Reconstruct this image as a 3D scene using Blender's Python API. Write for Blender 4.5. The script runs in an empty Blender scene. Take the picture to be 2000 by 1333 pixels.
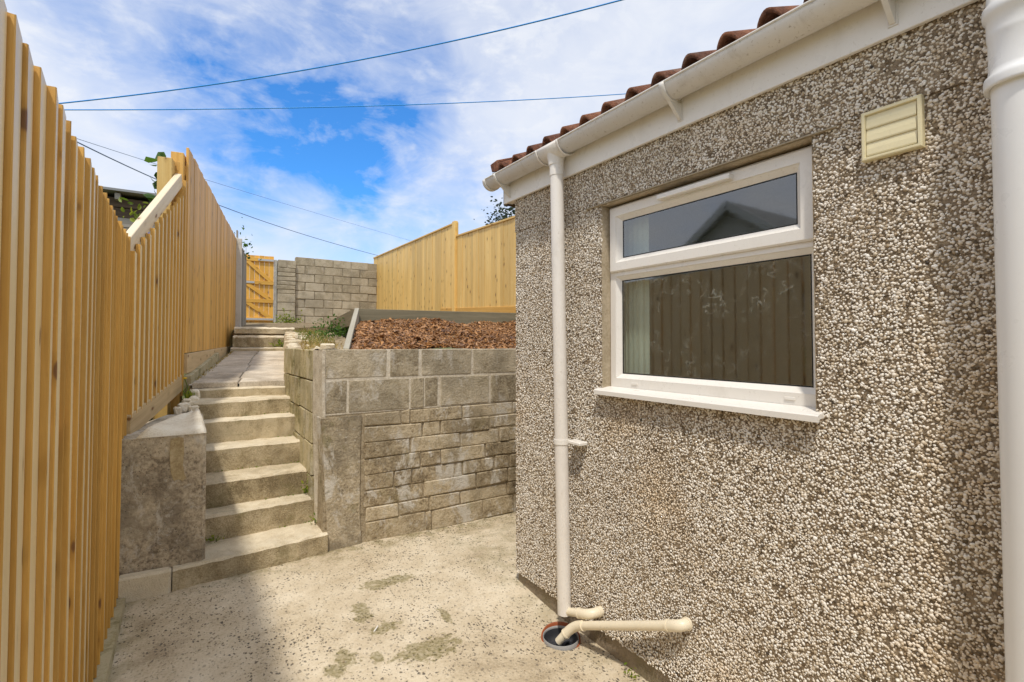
import bpy, bmesh, math, random
import numpy as np
from mathutils import Vector, Matrix, Quaternion
random.seed(11); RNG = np.random.default_rng(7)
S = bpy.context.scene
COL = S.collection
R = math.radians

# ------------------------------------------------------------------ camera
cam = bpy.data.cameras.new('camera'); co = bpy.data.objects.new('camera', cam); COL.objects.link(co)
cam.sensor_width = 36; cam.lens = 17.46; cam.shift_y = -0.01195
cam.clip_start = 0.02; cam.clip_end = 2000
co.location = (0, 0, 1.4)
co.rotation_euler = (R(91.5), 0, R(-33.13))
S.camera = co
# ------------------------------------------------------------------ light
SUN = Vector((-.33, -.40, 1)).normalized()
SUN_EL = math.asin(SUN.z); SUN_AZ = math.atan2(SUN.x, SUN.y)
sl = bpy.data.lights.new('sun', 'SUN'); sl.energy = 2.0; sl.angle = R(3.5); sl.color = (1, .93, .82)
so = bpy.data.objects.new('sun', sl); COL.objects.link(so)
so.rotation_euler = SUN.to_track_quat('Z', 'Y').to_euler()
so.location = (-3, 4, 12)
S.view_settings.view_transform = 'Standard'; S.view_settings.look = 'None'
S.view_settings.exposure = 0.6; S.view_settings.gamma = 1; S.view_settings.use_curve_mapping = False
S.cycles.max_bounces = 8; S.cycles.diffuse_bounces = 6; S.cycles.glossy_bounces = 3
S.cycles.transparent_max_bounces = 8


class NT:
    """small helper for node trees"""
    def __init__(s, tree): s.t = tree; s.n = tree.nodes; s.l = tree.links
    def add(s, typ, **kw):
        n = s.n.new(typ)
        for k, v in kw.items(): setattr(n, k, v)
        return n
    def lk(s, a, b): s.l.new(a, b)
    def val(s, sock, v):
        if hasattr(v, 'is_output') or isinstance(v, bpy.types.NodeSocket): s.l.new(v, sock)
        else: sock.default_value = v
    def math(s, op, a, b=0.0, c=None, clamp=False):
        n = s.add('ShaderNodeMath', operation=op, use_clamp=clamp)
        s.val(n.inputs[0], a); s.val(n.inputs[1], b)
        if c is not None: s.val(n.inputs[2], c)
        return n.outputs[0]
    def vmath(s, op, a, b=(0, 0, 0)):
        n = s.add('ShaderNodeVectorMath', operation=op)
        s.val(n.inputs[0], a); s.val(n.inputs[1], b)
        return n.outputs['Value' if op in ('DOT_PRODUCT', 'LENGTH') else 'Vector']
    def smooth(s, v, a, b, lo=0.0, hi=1.0):
        n = s.add('ShaderNodeMapRange', interpolation_type='SMOOTHSTEP')
        s.val(n.inputs[0], v); n.inputs[1].default_value = a; n.inputs[2].default_value = b
        n.inputs[3].default_value = lo; n.inputs[4].default_value = hi
        return n.outputs[0]
    def lin(s, v, a, b, lo=0.0, hi=1.0):
        n = s.add('ShaderNodeMapRange')
        s.val(n.inputs[0], v); n.inputs[1].default_value = a; n.inputs[2].default_value = b
        n.inputs[3].default_value = lo; n.inputs[4].default_value = hi
        return n.outputs[0]
    def noise(s, vec, scale, detail=4, rough=.55, dist=0.0):
        n = s.add('ShaderNodeTexNoise'); s.val(n.inputs['Vector'], vec)
        n.inputs['Scale'].default_value = scale; n.inputs['Detail'].default_value = detail
        n.inputs['Roughness'].default_value = rough; n.inputs['Distortion'].default_value = dist
        return n.outputs['Fac']
    def noisec(s, vec, scale, detail=3):
        n = s.add('ShaderNodeTexNoise'); s.val(n.inputs['Vector'], vec)
        n.inputs['Scale'].default_value = scale; n.inputs['Detail'].default_value = detail
        return n.outputs['Color']
    def voro(s, vec, scale, feature='F1', rnd=1.0):
        n = s.add('ShaderNodeTexVoronoi', feature=feature); s.val(n.inputs['Vector'], vec)
        n.inputs['Scale'].default_value = scale; n.inputs['Randomness'].default_value = rnd
        return n
    def mapping(s, vec, scale=(1, 1, 1), loc=(0, 0, 0), rot=(0, 0, 0)):
        n = s.add('ShaderNodeMapping'); s.val(n.inputs[0], vec)
        n.inputs['Location'].default_value = loc; n.inputs['Rotation'].default_value = rot
        n.inputs['Scale'].default_value = scale
        return n.outputs[0]
    def ramp(s, v, stops):
        n = s.add('ShaderNodeValToRGB'); s.val(n.inputs[0], v)
        e = n.color_ramp.elements
        while len(e) < len(stops): e.new(.5)
        for el, (p, c) in zip(e, stops):
            el.position = p; el.color = (*c, 1) if len(c) == 3 else c
        return n.outputs[0]
    def mix(s, f, a, b, typ='MIX'):
        n = s.add('ShaderNodeMix', data_type='RGBA', blend_type=typ)
        s.val(n.inputs[0], f)
        for i, v in ((6, a), (7, b)):
            if isinstance(v, tuple): v = (*v, 1) if len(v) == 3 else v
            s.val(n.inputs[i], v)
        return n.outputs[2]
    def bump(s, h, strength=.5, dist=.01, normal=None):
        n = s.add('ShaderNodeBump'); s.val(n.inputs['Height'], h)
        n.inputs['Strength'].default_value = strength; n.inputs['Distance'].default_value = dist
        if normal is not None: s.lk(normal, n.inputs['Normal'])
        return n.outputs[0]


# ------------------------------------------------------------------ sky
w = bpy.data.worlds.new('World'); S.world = w; w.use_nodes = True
N = NT(w.node_tree); N.n.clear()
wo = N.add('ShaderNodeOutputWorld'); bg = N.add('ShaderNodeBackground'); bg.inputs['Strength'].default_value = .15
sky = N.add('ShaderNodeTexSky', sky_type='NISHITA', sun_disc=False)
sky.sun_elevation = SUN_EL; sky.sun_rotation = SUN_AZ; sky.altitude = 50
sky.air_density = 1.0; sky.dust_density = .3; sky.ozone_density = 3.0
tc = N.add('ShaderNodeTexCoord')
dirv = N.vmath('NORMALIZE', tc.outputs['Generated'])
wob = N.vmath('SCALE', N.vmath('SUBTRACT', N.noisec(dirv, 3.2, 5), (.5, .5, .5)))
wob.node.inputs['Scale'].default_value = .34
wd = N.vmath('NORMALIZE', N.vmath('ADD', dirv, wob))
# gaps in the thin cloud where the blue shows through
holes = None
for c, wdt, amp in (((.235, .90, .365), .0062, 1.12), ((.135, .909, .395), .011, .80), ((.087, .897, .432), .012, .60), ((.03, .87, .49), .014, .62),
                    ((.20, .84, .50), .012, .66), ((.19, .87, .44), .012, .72), ((.26, .80, .55), .010, .45), ((.316, .91, .28), .012, .55), ((.30, .79, .54), .010, .42),
                    ((.47, .72, .511), .02, .16), ((-.1, .76, .64), .03, .3), ((.3, .62, .72), .03, .3)):
    v = Vector(c).normalized()
    d = N.vmath('DOT_PRODUCT', wd, tuple(v))
    g = N.math('MULTIPLY', N.smooth(d, 1 - wdt * 4.0, 1 - wdt * .02), amp)
    holes = g if holes is None else N.math('MAXIMUM', holes, g)
# far from the view the cover is broken in the same way
sc = N.vmath('MULTIPLY', wd, (1.0, 1.0, 1.7))
gen = N.smooth(N.noise(sc, 2.3, 7, .58, .3), .56, .74, 0, .25)
back = N.smooth(N.vmath('DOT_PRODUCT', dirv, tuple(Vector((.35, .85, .3)).normalized())), .62, .80, 1, 0)
holes = N.math('MAXIMUM', holes, N.math('MULTIPLY', gen, back))
wisp = N.noise(N.mapping(dirv, (2.2, 2.2, 5)), 2.6, 8, .62, .5)
wisp2 = N.noise(N.mapping(dirv, (5, 5, 9)), 3.0, 8, .6, .2)
blue = N.math('SUBTRACT', N.math('MULTIPLY', holes, N.lin(wisp, .3, .7, 1.35, .55)), N.math('MULTIPLY', N.smooth(wisp2, .45, .75), .25), clamp=True)
veil = N.lin(wisp, .36, .66, .20, .02)
blue = N.math('MAXIMUM', blue, veil)
cloud = N.ramp(N.noise(dirv, 4, 6, .6), [(.3, (3.7, 3.88, 4.25)), (.7, (4.1, 4.2, 4.4))])
skyc = N.mix(1.0, sky.outputs[0], (.27, .66, 1.0), 'MULTIPLY')
# sky seen between clouds
final = N.mix(blue, cloud, skyc)
N.lk(final, bg.inputs[0]); N.lk(bg.outputs[0], wo.inputs[0])

# ------------------------------------------------------------------ materials
def newmat(name):
    m = bpy.data.materials.new(name); m.use_nodes = True
    n = NT(m.node_tree); n.n.clear()
    out = n.add('ShaderNodeOutputMaterial'); p = n.add('ShaderNodeBsdfPrincipled')
    n.lk(p.outputs[0], out.inputs[0])
    return m, n, p, out

def objvec(n, jitter=True):
    t = n.add('ShaderNodeTexCoord')
    if not jitter: return t.outputs['Object']
    oi = n.add('ShaderNodeObjectInfo')
    off = n.vmath('MULTIPLY', (37.0, 91.0, 53.0), (1, 1, 1))
    comb = n.add('ShaderNodeCombineXYZ')
    n.lk(n.math('MULTIPLY', oi.outputs['Random'], 37.0), comb.inputs[0])
    n.lk(n.math('MULTIPLY', oi.outputs['Random'], 91.0), comb.inputs[1])
    n.lk(n.math('MULTIPLY', oi.outputs['Random'], 53.0), comb.inputs[2])
    return n.vmath('ADD', t.outputs['Object'], comb.outputs[0])

def worldvec(n):
    g = n.add('ShaderNodeNewGeometry'); return g.outputs['Position']

def wood(name, light, dark, knotc=(.21, .095, .03), tone=(.78, 1.12), rough=.52, knots=True, grey=None, grain=1.0):
    m, n, p, out = newmat(name)
    v = objvec(n)
    oi = n.add('ShaderNodeObjectInfo')
    wv = n.vmath('ADD', v, n.vmath('MULTIPLY', n.noisec(n.mapping(v, (3, 3, 1.4)), 1.5, 3), (.05, .05, 0)))
    g1 = n.noise(n.mapping(wv, (34, 34, 1.1)), 1.0, 5, .6)
    g2 = n.noise(n.mapping(wv, (150, 150, 3)), 1.0, 3, .6)
    g3 = n.noise(n.mapping(v, (5, 5, 1.1)), 1.0, 3, .5)
    f = n.math('ADD', n.math('MULTIPLY', g1, .62 * grain), n.math('ADD', n.math('MULTIPLY', g2, .30), n.math('MULTIPLY', g3, .3)))
    col = n.ramp(f, [(.34, dark), (.56, tuple((a + b) / 2 for a, b in zip(light, dark))), (.78, light)])
    h = f
    if knots:
        kv = n.voro(n.mapping(v, (13, 13, 5.0)), 1.0)
        has = n.math('GREATER_THAN', n.add('ShaderNodeSeparateColor').outputs[0], .42)
        n.lk(kv.outputs['Color'], has.node.inputs[0].links[0].from_node.inputs[0])
        core = n.math('MULTIPLY', n.smooth(kv.outputs['Distance'], .10, .16, 1, 0), has)
        halo = n.math('MULTIPLY', n.smooth(kv.outputs['Distance'], .1, .34, .55, 0), has)
        col = n.mix(halo, col, tuple(c * .75 for c in dark)); col = n.mix(core, col, knotc)
    tn = n.lin(oi.outputs['Random'], 0, 1, *tone)
    col = n.mix(1.0, col, n.add('ShaderNodeCombineColor').outputs[0], 'MULTIPLY')
    cc = col.node.inputs[7].links[0].from_node
    for i in range(3): n.lk(tn, cc.inputs[i])
    # rain marks and dirt
    st = n.smooth(n.noise(worldvec(n), 3.1, 5, .6), .58, .8, 0, .22)
    col = n.mix(st, col, tuple(c * .62 for c in dark) if grey is None else grey)
    n.lk(col, p.inputs['Base Color']); p.inputs['Roughness'].default_value = rough
    n.lk(n.bump(h, .35, .004), p.inputs['Normal'])
    return m

M = {}
M['pine'] = wood('pine_orange', (.76, .455, .118), (.52, .255, .036))
M['pine_pale'] = wood('pine_pale', (.86, .61, .23), (.65, .38, .085), tone=(.80, 1.06))
M['pine_lit_face'] = wood('pine_brightened_face', (.88, .74, .46), (.78, .59, .29), tone=(.92, 1.05), rough=.40)  # sky sheen and bounced light on the board faces painted in as paler wood
M['pine_white'] = wood('pine_fresh', (.80, .70, .52), (.66, .52, .33), tone=(.95, 1.05))
M['gate'] = wood('gate_orange', (.80, .46, .085), (.60, .30, .03), tone=(.85, 1.1))
M['board_grey'] = wood('board_grey_green', (.25, .22, .145), (.12, .105, .06), knots=False, tone=(.85, 1.1), rough=.8)
M['board_top'] = wood('board_grey_pale', (.44, .41, .33), (.28, .25, .18), knots=False, rough=.8)
M['gravel_board'] = wood('gravel_board_tan', (.62, .47, .27), (.42, .30, .15), tone=(.9, 1.1), rough=.7)
M['old_wood'] = wood('old_grey_wood', (.42, .40, .36), (.22, .2, .17), knots=False, rough=.85)
M['shed_wood'] = wood('shed_brown_wood', (.14, .10, .065), (.06, .042, .026), knots=False, rough=.85)

def stone(name, c1, c2, c3, scale=9, white=0.0, moss=0.0, fine=90, rough=.9, spots=0.0, bump=.6, jitter=True, damp=0.0):
    m, n, p, out = newmat(name)
    v = objvec(n, jitter); wv = worldvec(n)
    oi = n.add('ShaderNodeObjectInfo')
    a = n.noise(v, scale, 8, .68, .3); b = n.noise(v, fine, 4, .65); c = n.noise(wv, 2.4, 5, .6)
    f = n.math('ADD', n.math('MULTIPLY', a, .55), n.math('ADD', n.math('MULTIPLY', b, .46), n.math('MULTIPLY', n.lin(oi.outputs['Random'], 0, 1, -.5, .5), .16)))
    col = n.ramp(f, [(.355, c1), (.465, c2), (.585, c3)])
    if damp:
        col = n.mix(n.smooth(c, .44, .62, 0, damp), col, tuple(x * .42 for x in c2))
    if white:
        we = n.smooth(n.noise(n.mapping(wv, (1, 1, .6)), 5.5, 8, .72, .4), .525, .62, 0, white)
        col = n.mix(we, col, (.62, .58, .51))
        we2 = n.smooth(n.noise(v, 26, 5, .7), .58, .68, 0, white * .8)
        col = n.mix(we2, col, (.55, .51, .44))
    if moss:
        mo = n.smooth(n.noise(wv, 4.3, 8, .72), .54, .65, 0, moss)
        col = n.mix(mo, col, (.13, .115, .022))
    if spots:
        vo = n.voro(v, 62).outputs['Distance']
        sp = n.math('MULTIPLY', n.smooth(vo, .12, .22, 1, 0), n.smooth(n.noise(v, 14, 3), .45, .62, 0, spots))
        col = n.mix(sp, col, (.055, .045, .035))
    n.lk(col, p.inputs['Base Color']); p.inputs['Roughness'].default_value = rough
    h = n.math('ADD', n.math('MULTIPLY', b, .6), n.math('MULTIPLY', a, .8))
    n.lk(n.bump(h, bump, .012), p.inputs['Normal'])
    return m

M['block'] = stone('concrete_block', (.22, .175, .11), (.40, .335, .23), (.54, .465, .34), 11, white=.6, moss=.15, fine=62, damp=.45, bump=.9, spots=.35)
M['thin_block'] = stone('thin_block', (.17, .125, .07), (.39, .31, .195), (.58, .485, .335), 13, white=.85, moss=.3, fine=66, damp=.5, bump=1.0, spots=.4)
M['far_block'] = stone('weathered_block', (.27, .228, .155), (.40, .342, .24), (.50, .44, .33), 7, white=.15, moss=.12, fine=60, damp=.4)
M['mortar'] = stone('pale_mortar', (.40, .34, .25), (.58, .51, .40), (.72, .66, .55), 14, white=.4)
M['mortar_brown'] = stone('brown_mortar', (.12, .09, .05), (.26, .205, .13), (.42, .345, .235), 18, moss=.4)
M['render'] = stone('cement_render', (.17, .135, .085), (.39, .32, .215), (.60, .51, .365), 6, white=.9, moss=.55, fine=58, spots=.6, damp=.75, bump=1.0)
M['side_block'] = stone('mossy_block', (.20, .165, .07), (.42, .355, .19), (.58, .50, .31), 8, white=.3, moss=.8, fine=70, damp=.4)
M['pier'] = stone('pier_render', (.19, .15, .105), (.48, .40, .29), (.68, .59, .44), 6, white=.8, moss=.12, fine=55, spots=1.0, damp=.8, bump=1.0)
M['cap'] = stone('white_cap', (.70, .61, .46), (.84, .76, .61), (.89, .83, .71), 8, fine=110, bump=.5)
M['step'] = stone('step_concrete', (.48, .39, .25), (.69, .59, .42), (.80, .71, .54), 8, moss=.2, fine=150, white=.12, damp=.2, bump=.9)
M['shaded_riser'] = stone('shaded_riser_concrete', (.21, .16, .085), (.40, .32, .19), (.60, .50, .33), 8, moss=.4, fine=120, white=.05, damp=.3, bump=1.2)  # rough mossy concrete, with the shade of upright step faces painted into its colour
M['flag'] = stone('flagstone_grey', (.34, .285, .215), (.53, .455, .355), (.68, .61, .50), 5, fine=90, moss=.1, damp=.3, bump=.5)
M['soil'] = stone('soil', (.12, .085, .045), (.25, .19, .11), (.42, .335, .215), 12, moss=.45, fine=120, jitter=False, bump=1)
M['grassland'] = stone('rough_grass_ground', (.045, .06, .015), (.09, .11, .03), (.15, .16, .06), 5, fine=60, jitter=False)
M['kerb'] = stone('kerb_mortar', (.22, .19, .09), (.36, .31, .17), (.48, .42, .27), 12, moss=.6, fine=90)
M['plinth'] = stone('plinth_brown', (.09, .07, .045), (.17, .135, .095), (.27, .22, .16), 10, moss=.25, fine=90, jitter=False)
M['far_mortar'] = stone('far_mortar', (.29, .245, .17), (.37, .315, .225), (.45, .39, .29), 16)
M['plaster'] = stone('smooth_plaster', (.28, .225, .145), (.38, .31, .21), (.48, .4, .29), 9, fine=90, jitter=False, bump=.25)
M['backing'] = stone('render_backing', (.15, .108, .068), (.28, .212, .138), (.42, .335, .23), 16, fine=140, jitter=False, bump=1.0)
M['tile'] = stone('clay_tile', (.055, .03, .02), (.17, .062, .032), (.30, .12, .06), 26, fine=110, spots=.9, white=.12, damp=.5, bump=1.3)

# patio: pitted exposed-aggregate concrete
m, n, p, out = newmat('patio_concrete'); v = worldvec(n)
big = n.noise(v, 1.9, 7, .66, .5); mid = n.noise(v, 7, 6, .62); fine = n.noise(v, 95, 4, .7)
f = n.math('ADD', n.math('MULTIPLY', big, .5), n.math('ADD', n.math('MULTIPLY', mid, .25), n.math('MULTIPLY', fine, .28)))
col = n.ramp(f, [(.38, (.37, .295, .195)), (.48, (.55, .46, .325)), (.6, (.69, .605, .465))])
sv = n.mapping(n.vmath('ADD', v, n.vmath('MULTIPLY', n.noisec(v, 30, 2), (.03, .03, 0))), (1, .75, 1))
vo = n.voro(sv, 62); vo2 = n.voro(sv, 105)
dens = n.smooth(n.noise(v, 2.2, 4, .6), .35, .62, .35, 1)
def pickv(vn, thr):
    s = n.add('ShaderNodeSeparateColor'); n.lk(vn.outputs['Color'], s.inputs[0]); return n.math('GREATER_THAN', s.outputs[0], thr)
pit = n.math('MULTIPLY', n.math('MULTIPLY', n.smooth(vo.outputs['Distance'], .22, .36, 1, 0), pickv(vo, .55)), dens)
pit2 = n.math('MULTIPLY', n.math('MULTIPLY', n.smooth(vo2.outputs['Distance'], .2, .38, .75, 0), pickv(vo2, .6)), dens)
pits = n.math('MAXIMUM', pit, pit2)
col = n.mix(pits, col, n.mix(n.noise(v, 40, 2), (.075, .068, .06), (.17, .14, .10)))
mask = None
for x, y, rx, ry in ((1.0, 2.87, .17, .06), (.93, 2.83, .05, .04), (.775, 2.63, .045, .10), (.75, 2.55, .03, .05), (.826, 2.413, .075, .05), (.94, 2.13, .16, .085), (.60, 2.27, .05, .09), (.55, 2.21, .06, .05), (1.13, 2.36, .03, .08), (.45, 2.0, .1, .05), (.72, 2.2, .03, .05)):
    q = n.vmath('DIVIDE', n.vmath('SUBTRACT', n.vmath('MULTIPLY', v, (1, 1, 0)), (x, y, 0)), (rx, ry, 1))
    g = n.math('SUBTRACT', 1.0, n.vmath('LENGTH', q)); mask = g if mask is None else n.math('MAXIMUM', mask, g)
nm = n.math('MULTIPLY', n.math('SUBTRACT', n.noise(v, 17, 6, .72, .5), .5), 3.2)
moss = n.math('MULTIPLY', n.smooth(n.math('ADD', mask, nm), -.05, .3), n.lin(n.noise(v, 60, 3), .35, .65, .45, 1), clamp=True)
# damp green line along the fence, the wall foot and the house plinth
xs = n.add('ShaderNodeSeparateXYZ'); n.lk(v, xs.inputs[0])
edge = n.math('MAXIMUM', n.smooth(xs.outputs[0], -.27, -.08, .5, 0), n.math('MAXIMUM', n.smooth(xs.outputs[1], 3.2, 3.5, 0, .75), n.smooth(xs.outputs[0], 1.42, 1.66, 0, .35)))
edge = n.math('MULTIPLY', edge, n.smooth(n.noise(v, 9, 6, .68), .4, .62))
moss = n.math('MAXIMUM', moss, edge)
col = n.mix(n.math('MULTIPLY', moss, .8), col, n.mix(n.noise(v, 45, 3), (.085, .072, .012), (.21, .175, .04)))
n.lk(col, p.inputs['Base Color']); p.inputs['Roughness'].default_value = .9
h = n.math('SUBTRACT', n.math('ADD', n.math('MULTIPLY', fine, .35), n.math('MULTIPLY', mid, .7)), n.math('MULTIPLY', pits, .9))
n.lk(n.bump(h, .7, .008), p.inputs['Normal']); M['patio'] = m

# pebbles of the dash, tinted one by one
m, n, p, out = newmat('pebble'); at = n.add('ShaderNodeAttribute', attribute_name='tint', attribute_type='GEOMETRY')
col = n.ramp(at.outputs['Fac'], [(0, (.035, .026, .019)), (.07, (.14, .098, .052)), (.2, (.40, .305, .195)), (.42, (.64, .55, .42)), (.68, (.80, .73, .63)), (1, (.90, .87, .81))])
v = worldvec(n)
soot = n.smooth(n.noise(v, 2.2, 6, .62, .3), .46, .74, 0, .28)
col = n.mix(soot, col, n.mix(1.0, col, (.52, .46, .40), 'MULTIPLY'))
tan = n.smooth(n.noise(n.mapping(v, (1, 1, 1), (3, 7, 1)), 1.7, 5, .6), .5, .75, 0, .5)
col = n.mix(tan, col, n.mix(1.0, col, (.92, .74, .50), 'MULTIPLY'))
n.lk(col, p.inputs['Base Color']); p.inputs['Roughness'].default_value = .55
n.lk(n.bump(n.noise(v, 420, 3, .6), .35, .002), p.inputs['Normal']); M['pebble'] = m

def plastic(name, col, rough=.32, dirt=.25, dirtc=(.33, .27, .18)):
    m, n, p, out = newmat(name); v = worldvec(n)
    d = n.math('MULTIPLY', n.smooth(n.noise(n.mapping(v, (1, 1, .55)), 9, 7, .7, .4), .52, .8), dirt)
    d2 = n.math('MULTIPLY', n.smooth(n.noise(v, 75, 5, .75), .57, .70), dirt * 1.6)
    c = n.mix(n.math('MAXIMUM', d, d2, clamp=True), col, dirtc)
    n.lk(c, p.inputs['Base Color'])
    n.lk(n.lin(n.noise(v, 14, 4), .3, .7, rough * .8, rough * 1.4), p.inputs['Roughness'])
    n.lk(n.bump(n.noise(v, 5, 2), .06, .01), p.inputs['Normal'])
    return m
M['upvc'] = plastic('white_upvc', (.80, .77, .72), .3, .17)
M['gutter'] = plastic('gutter_upvc', (.72, .69, .64), .35, .42)
M['dpipe'] = plastic('downpipe_upvc', (.77, .73, .68), .35, .24)
M['soilpipe'] = plastic('soil_pipe_upvc', (.80, .80, .79), .3, .04)
M['cream'] = plastic('cream_plastic', (.74, .66, .42), .4, .10)
M['waste'] = plastic('waste_pipe_plastic', (.77, .69, .53), .4, .22)
M['terracotta'] = plastic('terracotta_plastic', (.30, .075, .022), .5, .4)
M['black_plastic'] = plastic('dark_gully_plastic', (.045, .047, .055), .3, .3, (.16, .15, .13))
M['grey_ring'] = plastic('grey_plastic', (.30, .30, .30), .5, .3)
M['gasket'] = plastic('black_gasket', (.012, .012, .012), .6, 0)
M['cable'] = plastic('blue_grey_cable', (.03, .30, .80), .5, 0)
M['cable_dark'] = plastic('dark_cable', (.07, .12, .22), .5, 0)
M['steel'] = plastic('galvanised_steel', (.5, .51, .52), .38, .2); M['steel'].node_tree.nodes['Principled BSDF'].inputs['Metallic'].default_value = .4
M['post_grey'] = stone('grey_concrete_post', (.34, .32, .27), (.47, .45, .40), (.60, .58, .53), 6, fine=90)
M['felt'] = plastic('roof_felt', (.25, .26, .27), .8, .3)
M['blue'] = plastic('blue_plastic', (.02, .09, .55), .4, .1)
M['interior'] = stone('room_paint', (.42, .46, .40), (.45, .49, .43), (.48, .52, .46), 3, jitter=False, bump=.05)
M['room_dark'] = stone('room_dark', (.42, .42, .36), (.46, .46, .40), (.5, .5, .44), 3, jitter=False, bump=.05)
M['neighbour'] = stone('neighbour_render', (.50, .51, .51), (.56, .57, .57), (.6, .61, .61), 3)
M['slate'] = stone('neighbour_slate', (.12, .125, .13), (.18, .185, .19), (.24, .245, .25), 6)
M['barge'] = plastic('neighbour_bargeboard', (.6, .62, .63), .5, .1)

# patterned window glass
m, n, p, out = newmat('patterned_glass'); n.n.remove(p)
v = worldvec(n); v2 = n.mapping(v, (1, 1, 1))
wv = n.vmath('ADD', v2, n.vmath('MULTIPLY', n.vmath('SUBTRACT', n.noisec(v2, 11, 3), (.5, .5, .5)), (.10, .10, .10)))
def ridge(vec, sc):
    return n.smooth(n.math('ABSOLUTE', n.math('SUBTRACT', n.noise(vec, sc, 1.5, .45), .5)), 0, .038, 1, 0)
rg = n.math('MAXIMUM', n.math('MULTIPLY', ridge(wv, 21), n.smooth(n.noise(v, 20, 2), .42, .6)), n.math('MULTIPLY', ridge(n.mapping(wv, (1, 1, 1), (5, 3, 9)), 32), n.smooth(n.noise(n.mapping(v, (1, 1, 1), (2, 2, 2)), 24, 2), .47, .62)))
zz = n.add('ShaderNodeSeparateXYZ'); n.lk(v, zz.inputs[0])
nb = n.bump(n.math('ADD', n.math('MULTIPLY', rg, .12), n.math('MULTIPLY', n.noise(v, 9, 2), .2)), .010, .006)
fr = n.add('ShaderNodeFresnel'); fr.inputs[0].default_value = 2.75; n.lk(nb, fr.inputs[1])
tr = n.add('ShaderNodeBsdfTransparent'); tr.inputs[0].default_value = (.93, .96, .94, 1)
gl = n.add('ShaderNodeBsdfGlossy'); gl.inputs['Roughness'].default_value = .035; n.lk(nb, gl.inputs['Normal'])
mx = n.add('ShaderNodeMixShader'); gb = n.add('ShaderNodeNewGeometry'); n.lk(n.math('MULTIPLY', fr.outputs[0], n.math('SUBTRACT', 1.0, gb.outputs['Backfacing'])), mx.inputs[0]); n.lk(tr.outputs[0], mx.inputs[1]); n.lk(gl.outputs[0], mx.inputs[2])
df = n.add('ShaderNodeBsdfDiffuse'); df.inputs[0].default_value = (.45, .46, .42, 1)
glints_and_dust = n.math('MAXIMUM', n.math('MULTIPLY', n.math('MULTIPLY', rg, n.smooth(n.noise(v, 5, 3), .38, .62, .05, .30)), n.math('MULTIPLY', n.lin(zz.outputs[2], 1.2, 1.6, .25, .85), n.smooth(zz.outputs[2], 1.70, 1.76, 1, .18))), n.smooth(n.noise(v, 260, 3), .70, .78, 0.012, .35))  # glints of the relief strands painted as diffuse colour, plus fine dust specks
mx2 = n.add('ShaderNodeMixShader'); n.lk(glints_and_dust, mx2.inputs[0]); n.lk(mx.outputs[0], mx2.inputs[1]); n.lk(df.outputs[0], mx2.inputs[2])
n.lk(mx2.outputs[0], out.inputs[0]); M['glass'] = m

def leafmat(name, a, b, trans=.5):
    m, n, p, out = newmat(name); at = n.add('ShaderNodeAttribute', attribute_name='tint', attribute_type='GEOMETRY')
    c = n.ramp(at.outputs['Fac'], [(0, a), (1, b)])
    n.lk(c, p.inputs['Base Color']); p.inputs['Roughness'].default_value = .5
    t = n.add('ShaderNodeBsdfTranslucent'); n.lk(c, t.inputs[0])
    mx = n.add('ShaderNodeMixShader'); mx.inputs[0].default_value = trans
    n.lk(p.outputs[0], mx.inputs[1]); n.lk(t.outputs[0], mx.inputs[2]); n.lk(mx.outputs[0], out.inputs[0])
    return m
M['leaf'] = leafmat('leaf_green', (.035, .09, .012), (.12, .24, .03))
M['leaf_y'] = leafmat('leaf_yellow_green', (.13, .22, .02), (.38, .42, .05))
M['leaf_d'] = leafmat('leaf_dark', (.018, .035, .018), (.06, .085, .045))
M['grass'] = leafmat('grass_blade', (.10, .17, .02), (.42, .36, .10))
M['dry'] = leafmat('dry_grass', (.30, .20, .05), (.62, .50, .20))
M['chips'] = leafmat('bark_chip', (.075, .03, .011), (.56, .28, .10), .0)
M['bark'] = stone('bark', (.05, .035, .02), (.10, .075, .05), (.17, .13, .09), 12)
M['petal'] = plastic('yellow_petal', (.75, .5, .02), .6, 0)

# ------------------------------------------------------------------ object helpers
WL = {}
def put(o, parent, loc):
    loc = Vector(loc); WL[o.name] = loc
    if parent is not None:
        o.parent = parent; o.location = loc - WL[parent.name]
    else: o.location = loc
    return o
def thing(name, label, cat, loc=(0, 0, 0), group=None):
    o = bpy.data.objects.new(name, None); COL.objects.link(o); o.empty_display_size = .1
    put(o, None, loc); tag(o, label, cat, group); return o
def tag(o, label, cat=None, group=None, kind=None):
    if label: o['label'] = label
    if cat: o['category'] = cat
    if group: o['group'] = group
    if kind: o['kind'] = kind
    return o

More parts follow.
